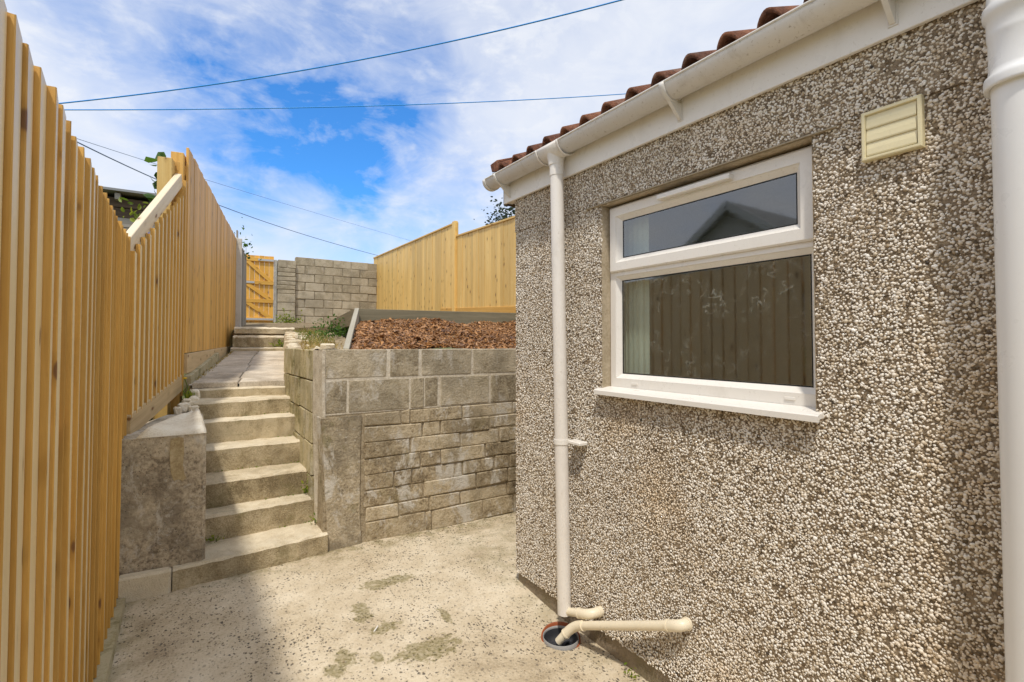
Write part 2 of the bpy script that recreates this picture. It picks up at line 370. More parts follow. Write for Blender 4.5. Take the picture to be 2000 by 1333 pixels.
class MB:
    def __init__(s): s.v = []; s.f = []; s.sm = []
    def add(s, vs, fs, smooth=False):
        b = len(s.v); s.v += [tuple(x) for x in vs]; s.f += [tuple(i + b for i in f) for f in fs]; s.sm += [smooth] * len(fs); return s
    def box(s, lo, hi, bev=0.0, jit=0.0):
        lo = Vector(lo); hi = Vector(hi); c = (lo + hi) / 2; h = (hi - lo) / 2
        if bev <= 0:
            vs = [(lo.x if i & 1 == 0 else hi.x, lo.y if i & 2 == 0 else hi.y, lo.z if i & 4 == 0 else hi.z) for i in range(8)]
            if jit: vs = [tuple(a + random.uniform(-jit, jit) for a in q) for q in vs]
            return s.add(vs, [(0, 2, 3, 1), (4, 5, 7, 6), (0, 1, 5, 4), (2, 6, 7, 3), (0, 4, 6, 2), (1, 3, 7, 5)])
        bev = min(bev, h.x * .45, h.y * .45, h.z * .45)
        vs = []; idx = {}
        for sx in (-1, 1):
            for sy in (-1, 1):
                for sz in (-1, 1):
                    j = [random.uniform(-jit, jit) for _ in range(3)]
                    for ax in range(3):
                        d = [h.x * sx, h.y * sy, h.z * sz]
                        for k in range(3):
                            if k != ax: d[k] -= bev * (sx, sy, sz)[k]
                        idx[(sx, sy, sz, ax)] = len(vs); vs.append((c.x + d[0] + j[0], c.y + d[1] + j[1], c.z + d[2] + j[2]))
        fs = []
        for ax in range(3):
            a, b = [(1, 2), (2, 0), (0, 1)][ax]
            for sg in (-1, 1):
                q = []
                for (u, w_) in ((-1, -1), (1, -1), (1, 1), (-1, 1)):
                    k = [0, 0, 0]; k[ax] = sg; k[a] = u; k[b] = w_; q.append(idx[(*k, ax)])
                fs.append(tuple(q if sg > 0 else q[::-1]))
        for ax in range(3):  # edges along ax
            a, b = [(1, 2), (2, 0), (0, 1)][ax]
            for u in (-1, 1):
                for w_ in (-1, 1):
                    k0 = [0, 0, 0]; k0[ax] = -1; k0[a] = u; k0[b] = w_; k1 = list(k0); k1[ax] = 1
                    q = [idx[(*k0, a)], idx[(*k1, a)], idx[(*k1, b)], idx[(*k0, b)]]
                    fs.append(tuple(q if u * w_ < 0 else q[::-1]))
        for sx in (-1, 1):
            for sy in (-1, 1):
                for sz in (-1, 1):
                    q = [idx[(sx, sy, sz, a)] for a in range(3)]
                    fs.append(tuple(q if sx * sy * sz > 0 else q[::-1]))
        return s.add(vs, fs)
    def prism(s, poly, z0, z1, top=None):
        k = len(poly); top = top or poly
        vs = [(x, y, z0) for x, y in poly] + [(x, y, z1) for x, y in top]
        fs = [tuple(range(k))[::-1], tuple(range(k, 2 * k))] + [(i, (i + 1) % k, k + (i + 1) % k, k + i) for i in range(k)]
        return s.add(vs, fs)
    def tube(s, pts, r, seg=12, cap=True, smooth=True):
        pts = [Vector(q) for q in pts]; rs = r if isinstance(r, (list, tuple)) else [r] * len(pts)
        vs = []; prev = None
        for i, q in enumerate(pts):
            t = (pts[min(i + 1, len(pts) - 1)] - pts[max(i - 1, 0)]).normalized()
            if prev is None: a = t.orthogonal().normalized()
            else: a = (prev - t * prev.dot(t)).normalized()
            prev = a; b = t.cross(a)
            vs += [q + (a * math.cos(2 * math.pi * k / seg) + b * math.sin(2 * math.pi * k / seg)) * rs[i] for k in range(seg)]
        fs = [(i * seg + k, i * seg + (k + 1) % seg, (i + 1) * seg + (k + 1) % seg, (i + 1) * seg + k) for i in range(len(pts) - 1) for k in range(seg)]
        s.add(vs, fs, smooth)
        if cap:
            s.add(vs[:seg], [tuple(range(seg))[::-1]]); s.add(vs[-seg:], [tuple(range(seg))])
        return s
    def lathe(s, prof, c=(0, 0, 0), seg=28, smooth=True):
        vs = [(c[0] + r * math.cos(2 * math.pi * k / seg), c[1] + r * math.sin(2 * math.pi * k / seg), c[2] + z) for r, z in prof for k in range(seg)]
        fs = [(i * seg + k, i * seg + (k + 1) % seg, (i + 1) * seg + (k + 1) % seg, (i + 1) * seg + k) for i in range(len(prof) - 1) for k in range(seg)]
        return s.add(vs, fs, smooth)
    def build(s, name, mat, parent=None, loc=None, autosmooth=None, recalc=True):
        """vertices are in world coordinates; the origin is put at loc (default: middle of the base)"""
        V = np.array(s.v, float)
        if loc is None: loc = (V[:, 0].mean(), V[:, 1].mean(), V[:, 2].min())
        me = bpy.data.meshes.new(name); me.from_pydata([tuple(q) for q in (V - np.array(loc))], [], s.f)
        me.polygons.foreach_set('use_smooth', s.sm); me.materials.append(mat)
        if recalc:
            bm = bmesh.new(); bm.from_mesh(me); bmesh.ops.recalc_face_normals(bm, faces=bm.faces); bm.to_mesh(me); bm.free()
        me.update()
        o = bpy.data.objects.new(name, me); COL.objects.link(o); put(o, parent, loc)
        return o

def bar(name, p0, p1, w, t, mat, parent, side=(1, 0, 0), bev=.003):
    """board with its grain along local Z from p0 to p1; w across, t thick (thickness along side)"""
    p0 = Vector(p0); p1 = Vector(p1); z = (p1 - p0); L = z.length; z.normalize()
    x = Vector(side); x = (x - z * x.dot(z)).normalized(); y = z.cross(x)
    mb = MB().box((-t / 2, -w / 2, 0), (t / 2, w / 2, L), bev)
    o = mb.build(name, mat, parent, (0, 0, 0)); 
    WL[o.name] = p0; o.location = p0 - (WL[parent.name] if parent else Vector((0, 0, 0)))
    o.rotation_euler = Matrix((x, y, z)).transposed().to_euler()
    return o

def grid_mesh(name, xs, ys, H, mat):
    vs = [(x, y, H(x, y)) for y in ys for x in xs]; nx = len(xs)
    fs = [(j * nx + i, j * nx + i + 1, (j + 1) * nx + i + 1, (j + 1) * nx + i) for j in range(len(ys) - 1) for i in range(nx - 1)]
    me = bpy.data.meshes.new(name); me.from_pydata(vs, [], fs); me.materials.append(mat)
    o = bpy.data.objects.new(name, me); COL.objects.link(o); WL[o.name] = Vector((0, 0, 0)); return o

def fast_mesh(name, V, Fq, mat, parent, tint=None, smooth=False, loc=(0, 0, 0)):
    """V (n,3), Fq (m,k) integer faces, all with k corners"""
    me = bpy.data.meshes.new(name); k = Fq.shape[1]
    me.vertices.add(len(V)); me.vertices.foreach_set('co', (V - np.array(loc)).astype(np.float32).ravel())
    me.loops.add(Fq.size); me.loops.foreach_set('vertex_index', Fq.astype(np.int32).ravel())
    me.polygons.add(len(Fq)); me.polygons.foreach_set('loop_start', np.arange(0, Fq.size, k, dtype=np.int32))
    me.polygons.foreach_set('use_smooth', np.full(len(Fq), smooth))
    if tint is not None:
        a = me.attributes.new('tint', 'FLOAT', 'POINT'); a.data.foreach_set('value', tint.astype(np.float32))
    me.materials.append(mat); me.update(calc_edges=True); me.validate()
    o = bpy.data.objects.new(name, me); COL.objects.link(o); put(o, parent, loc)
    return o

def leaves(name, pts, size, mat, parent=None, loc=(0, 0, 0), up=.3, asp=.55):
    """one small folded leaf (two quads) at every point"""
    pts = np.asarray(pts, float); n_ = len(pts)
    d = RNG.normal(size=(n_, 3)); d[:, 2] = np.abs(d[:, 2]) * up; d /= np.linalg.norm(d, axis=1)[:, None]
    q = RNG.normal(size=(n_, 3)); s_ = np.cross(d, q); s_ /= np.linalg.norm(s_, axis=1)[:, None]
    u = np.cross(s_, d); L = size * RNG.uniform(.6, 1.3, (n_, 1))
    def sd(f, w_, sg): return pts + d * L * f + sg * s_ * L * asp * w_ - u * L * .10
    V = np.stack([pts, sd(.22, .40, 1), sd(.62, .46, 1), pts + d * L, sd(.62, .46, -1), sd(.22, .40, -1), pts + d * L * .5 + u * L * .04], 1).reshape(-1, 3)
    b = np.arange(n_)[:, None] * 7
    F = np.concatenate([b + np.array([[0, 1, 2, 6]]), b + np.array([[6, 2, 3, 4]]), b + np.array([[0, 6, 4, 5]])], 0)
    t = np.repeat(RNG.uniform(0, 1, n_), 7)
    return fast_mesh(name, V, F, mat, parent, t, False, loc)

def blades(name, pts, h, mat, parent=None, loc=(0, 0, 0), lean=.5, wid=.005):
    pts = np.asarray(pts, float); n_ = len(pts)
    a = RNG.uniform(0, 6.283, n_); s_ = np.stack([np.cos(a), np.sin(a), 0 * a], 1)
    b_ = RNG.normal(size=(n_, 3)) * lean; b_[:, 2] = 1; b_ /= np.linalg.norm(b_, axis=1)[:, None]
    L = h * RNG.uniform(.4, 1.25, (n_, 1))
    mid = pts + b_ * L * .55; tip = pts + b_ * L + np.stack([RNG.normal(size=n_), RNG.normal(size=n_), -np.abs(RNG.normal(size=n_))], 1) * L * .22
    V = np.stack([pts - s_ * wid, pts + s_ * wid, mid + s_ * wid * .7, mid - s_ * wid * .7, tip + s_ * wid * .1, tip - s_ * wid * .1], 1).reshape(-1, 3)
    b = np.arange(n_)[:, None] * 6
    F = np.concatenate([b + np.array([[0, 1, 2, 3]]), b + np.array([[3, 2, 4, 5]])], 0)
    return fast_mesh(name, V, F, mat, parent, np.repeat(RNG.uniform(0, 1, n_), 6), False, loc)

def sstep(x, a, b):
    t = min(1, max(0, (x - a) / (b - a))); return t * t * (3 - 2 * t)

# ------------------------------------------------------------------ ground
XW = 1.664                                  # face of the house wall
def HG(x, y):
    if y < 3.62: 
        if x < -.34: return -.06 + 1.0 * sstep(y, 1.5, 3.62) * 1.0
        return -.30
    base = .94 + (1.25 - .94) * sstep(y, 3.62, 5) + .5 * sstep(y, 5, 13)
    if x < -.34: return base
    if x < .93 and y < 4.95: return -.07
    if y < 13.5 and x >= .4: return .8
    e = .9 + .25 * sstep(y, 4.95, 8)
    return e + .55 * sstep(y, 8.8, 9.2) + .22 * sstep(y, 9.2, 12.5)
xs = [-300, -120, -60, -30, -18, -12, -9, -7, -5, -4, -3, -2.2, -1.5, -1, -.7, -.345, -.335, 0, .4, .925, .935, 1.3, 1.7, 2.2, 2.8, 3.5, 4.3, 5, 6, 8, 12, 18, 30, 60, 120, 300]
ys = [-300, -100, -40, -20, -10, -5, -2, 0, 1, 1.8, 2.4, 3, 3.4, 3.615, 3.625, 4, 4.5, 4.945, 4.955, 5.2, 5.395, 5.405, 6, 7, 8, 9, 8.795, 8.805, 9.2, 10, 11, 12, 13, 14, 16, 20, 30, 60, 120, 300]
tag(grid_mesh('ground', xs, ys, HG, M['grassland']), 'rough ground under and around the yard', None, None, 'structure')

def HP(x, y):
    if math.hypot(x - 1.549, y - 1.937) < .0885: return -.24
    return -.055 * sstep(x, .95, 1.62) * (1 - .6 * sstep(y, 2.1, 2.6)) + .004 * math.sin(x * 4.1 + y * 2.3)
px_ = sorted(list(np.linspace(-.33, 1.70, 30)) + list(np.linspace(1.445, 1.655, 40))) + [2.2, 2.8, 3.4, 4.2, 5.2]
py_ = [-4, -3, -2, -1, -.5] + sorted(list(np.linspace(0, 3.56, 46)) + list(np.linspace(1.835, 2.04, 40)))
tag(grid_mesh('patio', px_, py_, HP, M['patio']), 'pitted beige concrete yard with moss patches', None, None, 'structure')

# ------------------------------------------------------------------ house
H = thing('house', 'single storey pebble dashed outbuilding with white window and guttering', 'house', (XW, 1.2, 0))
WY0, WY1, WZ0, WZ1 = .793, 1.757, 1.165, 2.056     # opening
YB, YA = -3.0, 2.508
# wall backing with the opening and its reveals (outer sheet sits behind the stones)
mb = MB(); X0 = XW + .0022; D = .27
def quad(a, b, c, d): mb.add([a, b, c, d], [(0, 1, 2, 3)])
for y0, y1, z0, z1 in ((YB, WY0, .04, 2.44), (WY1, YA, .04, 2.44), (WY0, WY1, .04, WZ0), (WY0, WY1, WZ1, 2.44)):
    quad((X0, y0, z0), (X0, y0, z1), (X0, y1, z1), (X0, y1, z0))
quad((X0, YA, .04), (X0, YA, 2.44), (X0 + 4, YA, 2.44), (X0 + 4, YA, .04))
quad((X0, YB, .04), (X0, YB, 2.44), (X0 + 4, YB, 2.44), (X0 + 4, YB, .04))
quad((X0 + 4, YB, .04), (X0 + 4, YB, 2.44), (X0 + 4, YA, 2.44), (X0 + 4, YA, .04))
quad((X0, YB, .04), (X0, YA, .04), (X0 + .03, YA, .04), (X0 + .03, YB, .04))
mb.add([(X0, YA, 2.44), (X0 + 4, YA, 2.44), (X0 + 2, YA, 3.35), (X0, YB, 2.44), (X0 + 4, YB, 2.44), (X0 + 2, YB, 3.35)], [(0, 1, 2), (3, 5, 4)])
wall = mb.build('wall', M['backing'], H, (XW, 1.2, 0), recalc=False)
mb = MB()
quad((X0 - .004, WY0, WZ0), (X0 - .004, WY0, WZ1), (X0 + D, WY0, WZ1), (X0 + D, WY0, WZ0))
quad((X0 - .004, WY1, WZ0), (X0 - .004, WY1, WZ1), (X0 + D, WY1, WZ1), (X0 + D, WY1, WZ0))
quad((X0 - .006, WY0, WZ1), (X0 - .006, WY1, WZ1), (X0 + D, WY1, WZ1), (X0 + D, WY0, WZ1))
quad((X0, WY0, WZ0), (X0, WY1, WZ0), (X0 + D, WY1, WZ0), (X0 + D, WY0, WZ0))
mb.build('window_reveal', M['plaster'], wall, recalc=False)
MB().box((XW - .0045, YB, 2.0665), (XW + .0021, YA - .001, 2.30)).build('lintel_band', M['backing'], wall)
MB().box((XW + .012, YB, -.12), (XW + 4, YA - .012, .041)).build('plinth', M['plinth'], H)
# drip bead over the window
MB().prism([(XW - .013, WY0 - .075), (XW + .006, WY0 - .075), (XW + .006, WY1 + .105), (XW - .013, WY1 + .105)], 2.058, 2.066, [(XW - .004, WY0 - .075), (XW + .006, WY0 - .075), (XW + .006, WY1 + .105), (XW - .004, WY1 + .105)]).build('drip_bead', M['plaster'], wall)

# pebble dash: every stone real, laid on a jittered grid
ph = .0073
gy = np.arange(.0, YA - .002, ph); gz = np.arange(.036, 2.275, ph * .9)
GY, GZ = np.meshgrid(gy, gz); GY = GY + (np.arange(len(gz)) % 2)[:, None] * ph / 2
GY = (GY + RNG.normal(0, ph * .34, GY.shape)).ravel(); GZ = (GZ + RNG.normal(0, ph * .34, GZ.shape)).ravel()
keep = ~((GY > WY0 - .002) & (GY < WY1 + .002) & (GZ > WZ0 + .0) & (GZ < WZ1 + .004)) & (GY < YA)
keep &= RNG.uniform(size=len(GY)) > .03
keep &= ~((GY > .52) & (GY < .63) & (GZ > 1.94) & (GZ < 2.05))
# thin patches where stones have dropped off
pn = np.sin(GY * 7.3 + 2 * np.sin(GZ * 5.1)) * np.sin(GZ * 8.7 + 1.7 * np.sin(GY * 4.3))
keep &= ~((pn > .5) & (RNG.uniform(size=len(GY)) < .12))
pn2 = np.sin(GY * 23 + 3 * np.sin(GZ * 17)) * np.sin(GZ * 29 + 2.2 * np.sin(GY * 19))
keep &= ~((pn2 > .72) & (RNG.uniform(size=len(GY)) < .28))
GY = GY[keep]; GZ = GZ[keep]; n_ = len(GY)
t = (1 + 5 ** .5) / 2
iv = np.array([(-1, t, 0), (1, t, 0), (-1, -t, 0), (1, -t, 0), (0, -1, t), (0, 1, t), (0, -1, -t), (0, 1, -t), (t, 0, -1), (t, 0, 1), (-t, 0, -1), (-t, 0, 1)], float); iv /= np.linalg.norm(iv[0])
it = np.array([(0, 11, 5), (0, 5, 1), (0, 1, 7), (0, 7, 10), (0, 10, 11), (1, 5, 9), (5, 11, 4), (11, 10, 2), (10, 7, 6), (7, 1, 8), (3, 9, 4), (3, 4, 2), (3, 2, 6), (3, 6, 8), (3, 8, 9), (4, 9, 5), (2, 4, 11), (6, 2, 10), (8, 6, 7), (9, 8, 1)])
ov = np.array([(1, 0, 0), (-1, 0, 0), (0, 1, 0), (0, -1, 0), (0, 0, 1), (0, 0, -1)], float)
ot = np.array([(0, 2, 4), (2, 1, 4), (1, 3, 4), (3, 0, 4), (2, 0, 5), (1, 2, 5), (3, 1, 5), (0, 3, 5)])
tint = np.clip(RNG.beta(2.8, 1.3, n_), 0, 1); dk = RNG.uniform(size=n_); tint[dk < .055] *= .10; tint[(dk > .055) & (dk < .15)] *= .42
def stones(name, sel, base, tri, k):
    m_ = int(sel.sum()); gy_, gz_ = GY[sel], GZ[sel]
    sz = np.clip(RNG.lognormal(0, .22, m_), .5, 1.65) * .0039 * k
    rad = np.stack([sz * RNG.uniform(.6, .85, m_), sz * RNG.uniform(.8, 1.4, m_), sz * RNG.uniform(.7, 1.15, m_)], 1)
    V = base[None] * rad[:, None, :] * RNG.uniform(.78, 1.2, (m_, len(base), 1))
    th = RNG.uniform(0, np.pi, m_); c_, s_ = np.cos(th)[:, None], np.sin(th)[:, None]
    y_ = V[:, :, 1] * c_ - V[:, :, 2] * s_; z_ = V[:, :, 1] * s_ + V[:, :, 2] * c_
    cx = XW + .0016 + RNG.normal(0, .0009, m_) - (np.where(gz_ > 2.066, .006, 0) + .006 * np.clip((.14 - gz_) / .1, 0, 1))
    V = np.stack([V[:, :, 0] + cx[:, None], y_ + gy_[:, None], z_ + gz_[:, None]], 2).reshape(-1, 3)
    F = (np.arange(m_)[:, None, None] * len(base) + tri[None]).reshape(-1, 3)
    o = fast_mesh(name, V, F, M['pebble'], H, np.repeat(tint[sel], len(base)), True, (XW, 1.2, 0)); o['kind'] = 'stuff'
stones('pebble_dash', GY < 1.25, iv, it, 1.0)
stones('pebble_dash', GY >= 1.25, ov, ot, 1.15)
# the same coat carries on past the soil pipe, outside the frame
gy = np.arange(-1.8, .0, .0092); gz = np.arange(.036, 2.275, .0084); GY, GZ = np.meshgrid(gy, gz)
GY = (GY + RNG.normal(0, .003, GY.shape)).ravel(); GZ = (GZ + RNG.normal(0, .003, GZ.shape)).ravel(); n_ = len(GY)
tint = np.clip(RNG.beta(2.8, 1.3, n_), 0, 1); dk = RNG.uniform(size=n_); tint[dk < .055] *= .10; tint[(dk > .055) & (dk < .15)] *= .42
stones('pebble_dash', GY < 5, ov, ot, 1.35)

# window
XF = 1.714
win = MB()
def ring(mb, o, i, xf, xb, bead, xg, e=.004):
    """frame around the rect o=(y0,y1,z0,z1) with the daylight rect i; face at xf, sloping bead back to xg"""
    def rc(r, x): return [(x, r[0], r[2]), (x, r[1], r[2]), (x, r[1], r[3]), (x, r[0], r[3])]
    oi = (o[0] + e, o[1] - e, o[2] + e, o[3] - e)
    mid = (i[0] - bead, i[1] + bead, i[2] - bead, i[3] + bead); mid2 = (mid[0] + .002, mid[1] - .002, mid[2] + .002, mid[3] - .002)
    rings = [rc(o, xb), rc(o, xf + e), rc(oi, xf), rc(mid, xf), rc(mid2, xf + .005), rc(i, xg)]
    vs = sum(rings, [])
    fs = [(k * 4 + a, k * 4 + (a + 1) % 4, (k + 1) * 4 + (a + 1) % 4, (k + 1) * 4 + a) for k in range(len(rings) - 1) for a in range(4)]
    mb.add(vs, fs)
LO = (WY0 + .002, WY1 - .002, 1.181, 1.742)
ring(win, LO, (.835, 1.698, 1.248, 1.693), XF, XF + .07, .020, XF + .024)
W_ = win.build('window', M['upvc'], H, (XF, 1.27, 1.18))
f2 = MB(); ring(f2, (WY0 + .002, WY1 - .002, 1.743, 2.050), (.86, 1.69, 1.79, 1.985), XF + .001, XF + .07, .004, XF + .03)
f2.build('frame', M['upvc'], W_)
f3 = MB(); ring(f3, (WY0 + .010, WY1 - .012, 1.732, 2.043), (.872, 1.680, 1.798, 1.976), XF - .014, XF - .0005, .022, XF + .012, .006)
f3.build('sash', M['upvc'], W_)
f4 = MB(); ring(f4, (.8725, 1.6795, 1.7985, 1.9755), (.876, 1.676, 1.802, 1.972), XF + .0115, XF + .02, .0002, XF + .0118, .0001)
ring(f4, (.8355, 1.6975, 1.2485, 1.6925), (.839, 1.694, 1.252, 1.689), XF + .0235, XF + .03, .0002, XF + .0238, .0001)
f4.build('glazing_seal', M['gasket'], W_)
MB().box((XF + .013, .872, 1.798), (XF + .019, 1.68, 1.976)).build('pane', M['glass'], W_)
MB().box((XF + .025, .835, 1.248), (XF + .031, 1.698, 1.693)).build('pane', M['glass'], W_)
tv = MB().box((XF - .044, 1.09, 2.006), (XF - .0145, 1.43, 2.028), .003)
tv.build('trickle_vent', M['upvc'], W_)
for yy in (.90, 1.60): MB().box((XF - .004, yy - .018, 1.203), (XF - .0005, yy + .018, 1.213), .002).build('drain_cap', M['upvc'], W_)
sp = MB(); prof = [(XF - .002, 1.186), (XF - .03, 1.183), (XW - .034, 1.174), (XW - .038, 1.170), (XW - .038, 1.151), (XW - .030, 1.151), (XW - .028, 1.160), (XF - .002, 1.168)]
k = len(prof); vs = [(x, .770, z) for x, z in prof] + [(x, 1.778, z) for x, z in prof]
sp.add(vs, [tuple(range(k)), tuple(range(k, 2 * k))[::-1]] + [(i, k + i, k + (i + 1) % k, (i + 1) % k) for i in range(k)])
sp.build('window_sill', M['upvc'], W_)
# the room behind
rm = MB(); x0, x1, y0, y1, z0, z1 = XW + D + .005, XW + 2.6, -.4, 2.36, .03, 2.4
rv = [(x, y, z) for x in (x0, x1) for y in (y0, y1) for z in (z0, z1)]
rm.add(rv, [(4, 5, 7, 6), (0, 1, 5, 4), (2, 6, 7, 3), (0, 4, 6, 2), (1, 3, 7, 5)])
rm.build('room', M['room_dark'], H, recalc=False)
rp = MB(); rp.box((XF + .072, WY1 - .003, WZ0), (x0 + .03, WY1 + .05, WZ1)); rp.build('inner_reveal', M['interior'], H)
rp = MB(); rp.box((XF + .075, WY0 - .05, WZ0 + .03), (x0 + .03, WY1 - .006, WZ0 + .05)); rp.build('inner_sill', M['interior'], H)

cu = MB(); cy_ = np.linspace(1.585, 1.735, 16); 
cu.add([(XF + .085 + .004 * math.sin(k * 1.9), y, z) for z in (1.2, 2.03) for k, y in enumerate(cy_)], [(k, k + 1, 17 + k, 16 + k) for k in range(15)], True)
cu.build('curtain', M['interior'], H, recalc=False)
# extractor grille
g = MB(); gx = XW - .022; gy0, gy1, gz0, gz1 = .503, .647, 1.926, 2.068
ring(g, (gy0, gy1, gz0, gz1), (gy0 + .012, gy1 - .012, gz0 + .012, gz1 - .012), gx, XW + .006, .003, gx + .014, .003)
G_ = g.build('vent_cover', M['cream'], H)
for k in range(3):
    za = gz0 + .0125 + k * .0392
    q = MB(); y0, y1 = gy0 + .0125, gy1 - .0125
    pr_ = [(gx + .0045, za), (gx + .0035, za + .004), (gx + .0045, za + .02), (gx + .0075, za + .0388), (gx + .012, za + .0388), (gx + .009, za)]
    kk = len(pr_); q.add([(x, y0, z) for x, z in pr_] + [(x, y1, z) for x, z in pr_], [tuple(range(kk)), tuple(range(kk, 2 * kk))[::-1]] + [(i, kk + i, kk + (i + 1) % kk, (i + 1) % kk) for i in range(kk)])
    q.build('flap', M['cream'], G_)

# fascia, soffit, bargeboard end
YF = 2.600
fa = MB(); fa.box((1.636, YB, 2.256), (1.652, YF, 2.425), .002)
fa.box((1.6525, YB, 2.262), (XW + .03, YF - .004, 2.272))
FA = fa.build('fascia', M['upvc'], H)
MB().box((1.640, YF + .0005, 2.252), (XW + .4, YF + .010, 2.44)).build('fascia_end', M['shed_wood'], FA)
MB().box((XW + .0305, YA + .002, 2.27), (XW + 2, YF - .001, 2.285)).build('verge_soffit', M['upvc'], FA)

# gutter: half round trough
def halfround(mb, y0, y1, cx, cz, ro, ri, seg=16):
    a = [math.pi + math.pi * k / seg for k in range(seg + 1)]
    pr_ = [(cx + ro * math.cos(t_), cz + ro * math.sin(t_)) for t_ in a] + [(cx + ri * math.cos(t_), cz + ri * math.sin(t_)) for t_ in reversed(a)]
    kk = len(pr_)
    mb.add([(x, y0, z) for x, z in pr_] + [(x, y1, z) for x, z in pr_], [(i, kk + i, kk + (i + 1) % kk, (i + 1) % kk) for i in range(kk)], True)
    b = len(mb.v) - 2 * kk
    for s0 in (0, kk):
        for i in range(seg):
            mb.f.append((b + s0 + i, b + s0 + i + 1, b + s0 + kk - 2 - i, b + s0 + kk - 1 - i)); mb.sm.append(False)
    return mb
GX, GZ_ = 1.582, 2.405
gm = halfround(MB(), YB, 2.655, GX, GZ_, .056, .0535)
gm.tube([(GX - .0555, YB, GZ_ + .001), (GX - .0555, 2.655, GZ_ + .001)], .0045, 8)
GU = gm.build('gutter', M['gutter'], H)
es = halfround(MB(), 2.640, 2.672, GX, GZ_, .060, .0565); es.add([(GX + .058 * math.cos(math.pi + math.pi * k / 16), 2.670, GZ_ + .058 * math.sin(math.pi + math.pi * k / 16)) for k in range(17)], [tuple(range(17))])
es.build('stop_end', M['gutter'], GU)
for yy in (2.53, 1.275, .56, -.4, -1.4):
    b_ = halfround(MB(), yy - .012, yy + .012, GX, GZ_, .0615, .0568)
    b_.prism([(1.628, yy - .007), (1.628, yy + .007), (1.6355, yy + .007), (1.6355, yy - .007)], 2.285, 2.348, [(GX - .02, yy - .007), (GX - .02, yy + .007), (1.6355, yy + .007), (1.6355, yy - .007)])
    b_.prism([(1.632, yy - .012), (1.632, yy + .012), (1.6357, yy + .012), (1.6357, yy - .012)], 2.28, 2.41)
    b_.build('bracket', M['gutter'], GU)
ro = halfround(MB(), 1.922, 2.098, GX, GZ_, .0625, .057)
for yy in (1.922, 2.098): halfround(ro, yy - .006, yy + .006, GX, GZ_, .067, .0635)
ro.tube([(GX, 2.008, 2.375), (GX, 2.008, 2.335), (GX, 2.007, 2.31)], [.052, .041, .039], 20)
ro.build('running_outlet', M['dpipe'], GU)
dp = MB(); dp.tube([(GX + .002, 2.006, 2.318), (GX + .003, 1.953, .052)], .034, 24)
dp.tube([(GX + .002, 2.006, 2.322), (GX + .002, 2.0045, 2.255)], .0365, 24)
DP = dp.build('downpipe', M['dpipe'], H)
cl = MB(); ccx, ccy = GX + .003, 1.9735; cl.tube([(ccx, ccy, .886), (ccx, ccy + .0006, .910)], .0385, 24)
cl.box((ccx + .02, ccy - .115, .890), (XW - .004, ccy - .02, .906), .003); cl.build('pipe_clip', M['upvc'], DP)

# waste pipes into the drain
def collar(mb, p, d, r_, l_=.007):
    p = Vector(p); d = Vector(d).normalized(); mb.tube([p - d * l_ / 2, p + d * l_ / 2], r_, 20)
def bend(p0, c, p1, n_=7):
    p0, c, p1 = Vector(p0), Vector(c), Vector(p1); return [p0 * (1 - t_) ** 2 + c * 2 * t_ * (1 - t_) + p1 * t_ ** 2 for t_ in [k / (n_ - 1) for k in range(n_)]]
wp = MB(); wp.tube([(1.6235, 1.330, .274), (1.582, 1.850, .042)], .0192, 20)
WP = wp.build('waste_pipe', M['waste'], H)
wd_ = Vector((1.582, 1.850, .042)) - Vector((1.6235, 1.330, .274))
we = MB(); we.tube([(XW + .012, 1.284, .292)] + bend((XW - .012, 1.284, .292), (1.6265, 1.286, .292), (1.6245, 1.318, .279)) + [(1.6225, 1.345, .267)], .0222, 20)
collar(we, (1.6225, 1.345, .267), wd_, .0240, .009); collar(we, (XW - .006, 1.284, .292), (1, 0, 0), .0250, .008)
we.build('pipe_elbow', M['waste'], WP)
el = MB(); el.tube([(1.585, 1.812, .059)] + bend((1.583, 1.838, .047), (1.578, 1.872, .030), (1.562, 1.893, .002)) + [(1.553, 1.904, -.014)], .0225, 20)
collar(el, (1.585, 1.812, .059), wd_, .0243, .009); collar(el, (1.553, 1.904, -.014), (-.5, .6, -.85), .0243, .008)
el.tube([(1.556, 1.900, -.006), (1.530, 1.932, -.058)], .0188, 20)
el.build('pipe_elbow', M['waste'], WP)
s2 = MB(); s2.tube([(XW + .01, 1.775, .120), (XW - .018, 1.776, .120)] + bend((XW - .024, 1.776, .120), (1.600, 1.780, .120), (1.597, 1.826, .104)) + [(1.595, 1.852, .096)], .0225, 20)
collar(s2, (1.595, 1.852, .096), (-.01, .08, -.025), .0245, .009); collar(s2, (XW - .018, 1.776, .120), (1, 0, 0), .0245, .008)
s2.tube([(1.595, 1.85, .097), (1.590, 1.93, .070)], .0190, 20)
s2.build('overflow_pipe', M['waste'], H)

# soil pipe
SX, SY = 1.588, .298
spb = MB(); spb.lathe([(.055, -.06), (.055, 1.985), (.0555, 1.99)], (SX, SY, 0), 48)
spb.lathe([(.0560, 1.99), (.0665, 1.984), (.0675, 1.992), (.0675, 2.004), (.0665, 2.012), (.0600, 2.018), (.0585, 2.03), (.0582, 2.10), (.060, 2.105), (.0605, 2.115), (.0605, 2.15), (.0665, 2.155), (.0672, 2.165), (.0665, 2.178), (.060, 2.185), (.0585, 2.21), (.0585, 2.23), (.056, 2.235), (.056, 3.6)], (SX, SY, 0), 48)
spb.build('soil_pipe', M['soilpipe'], H)

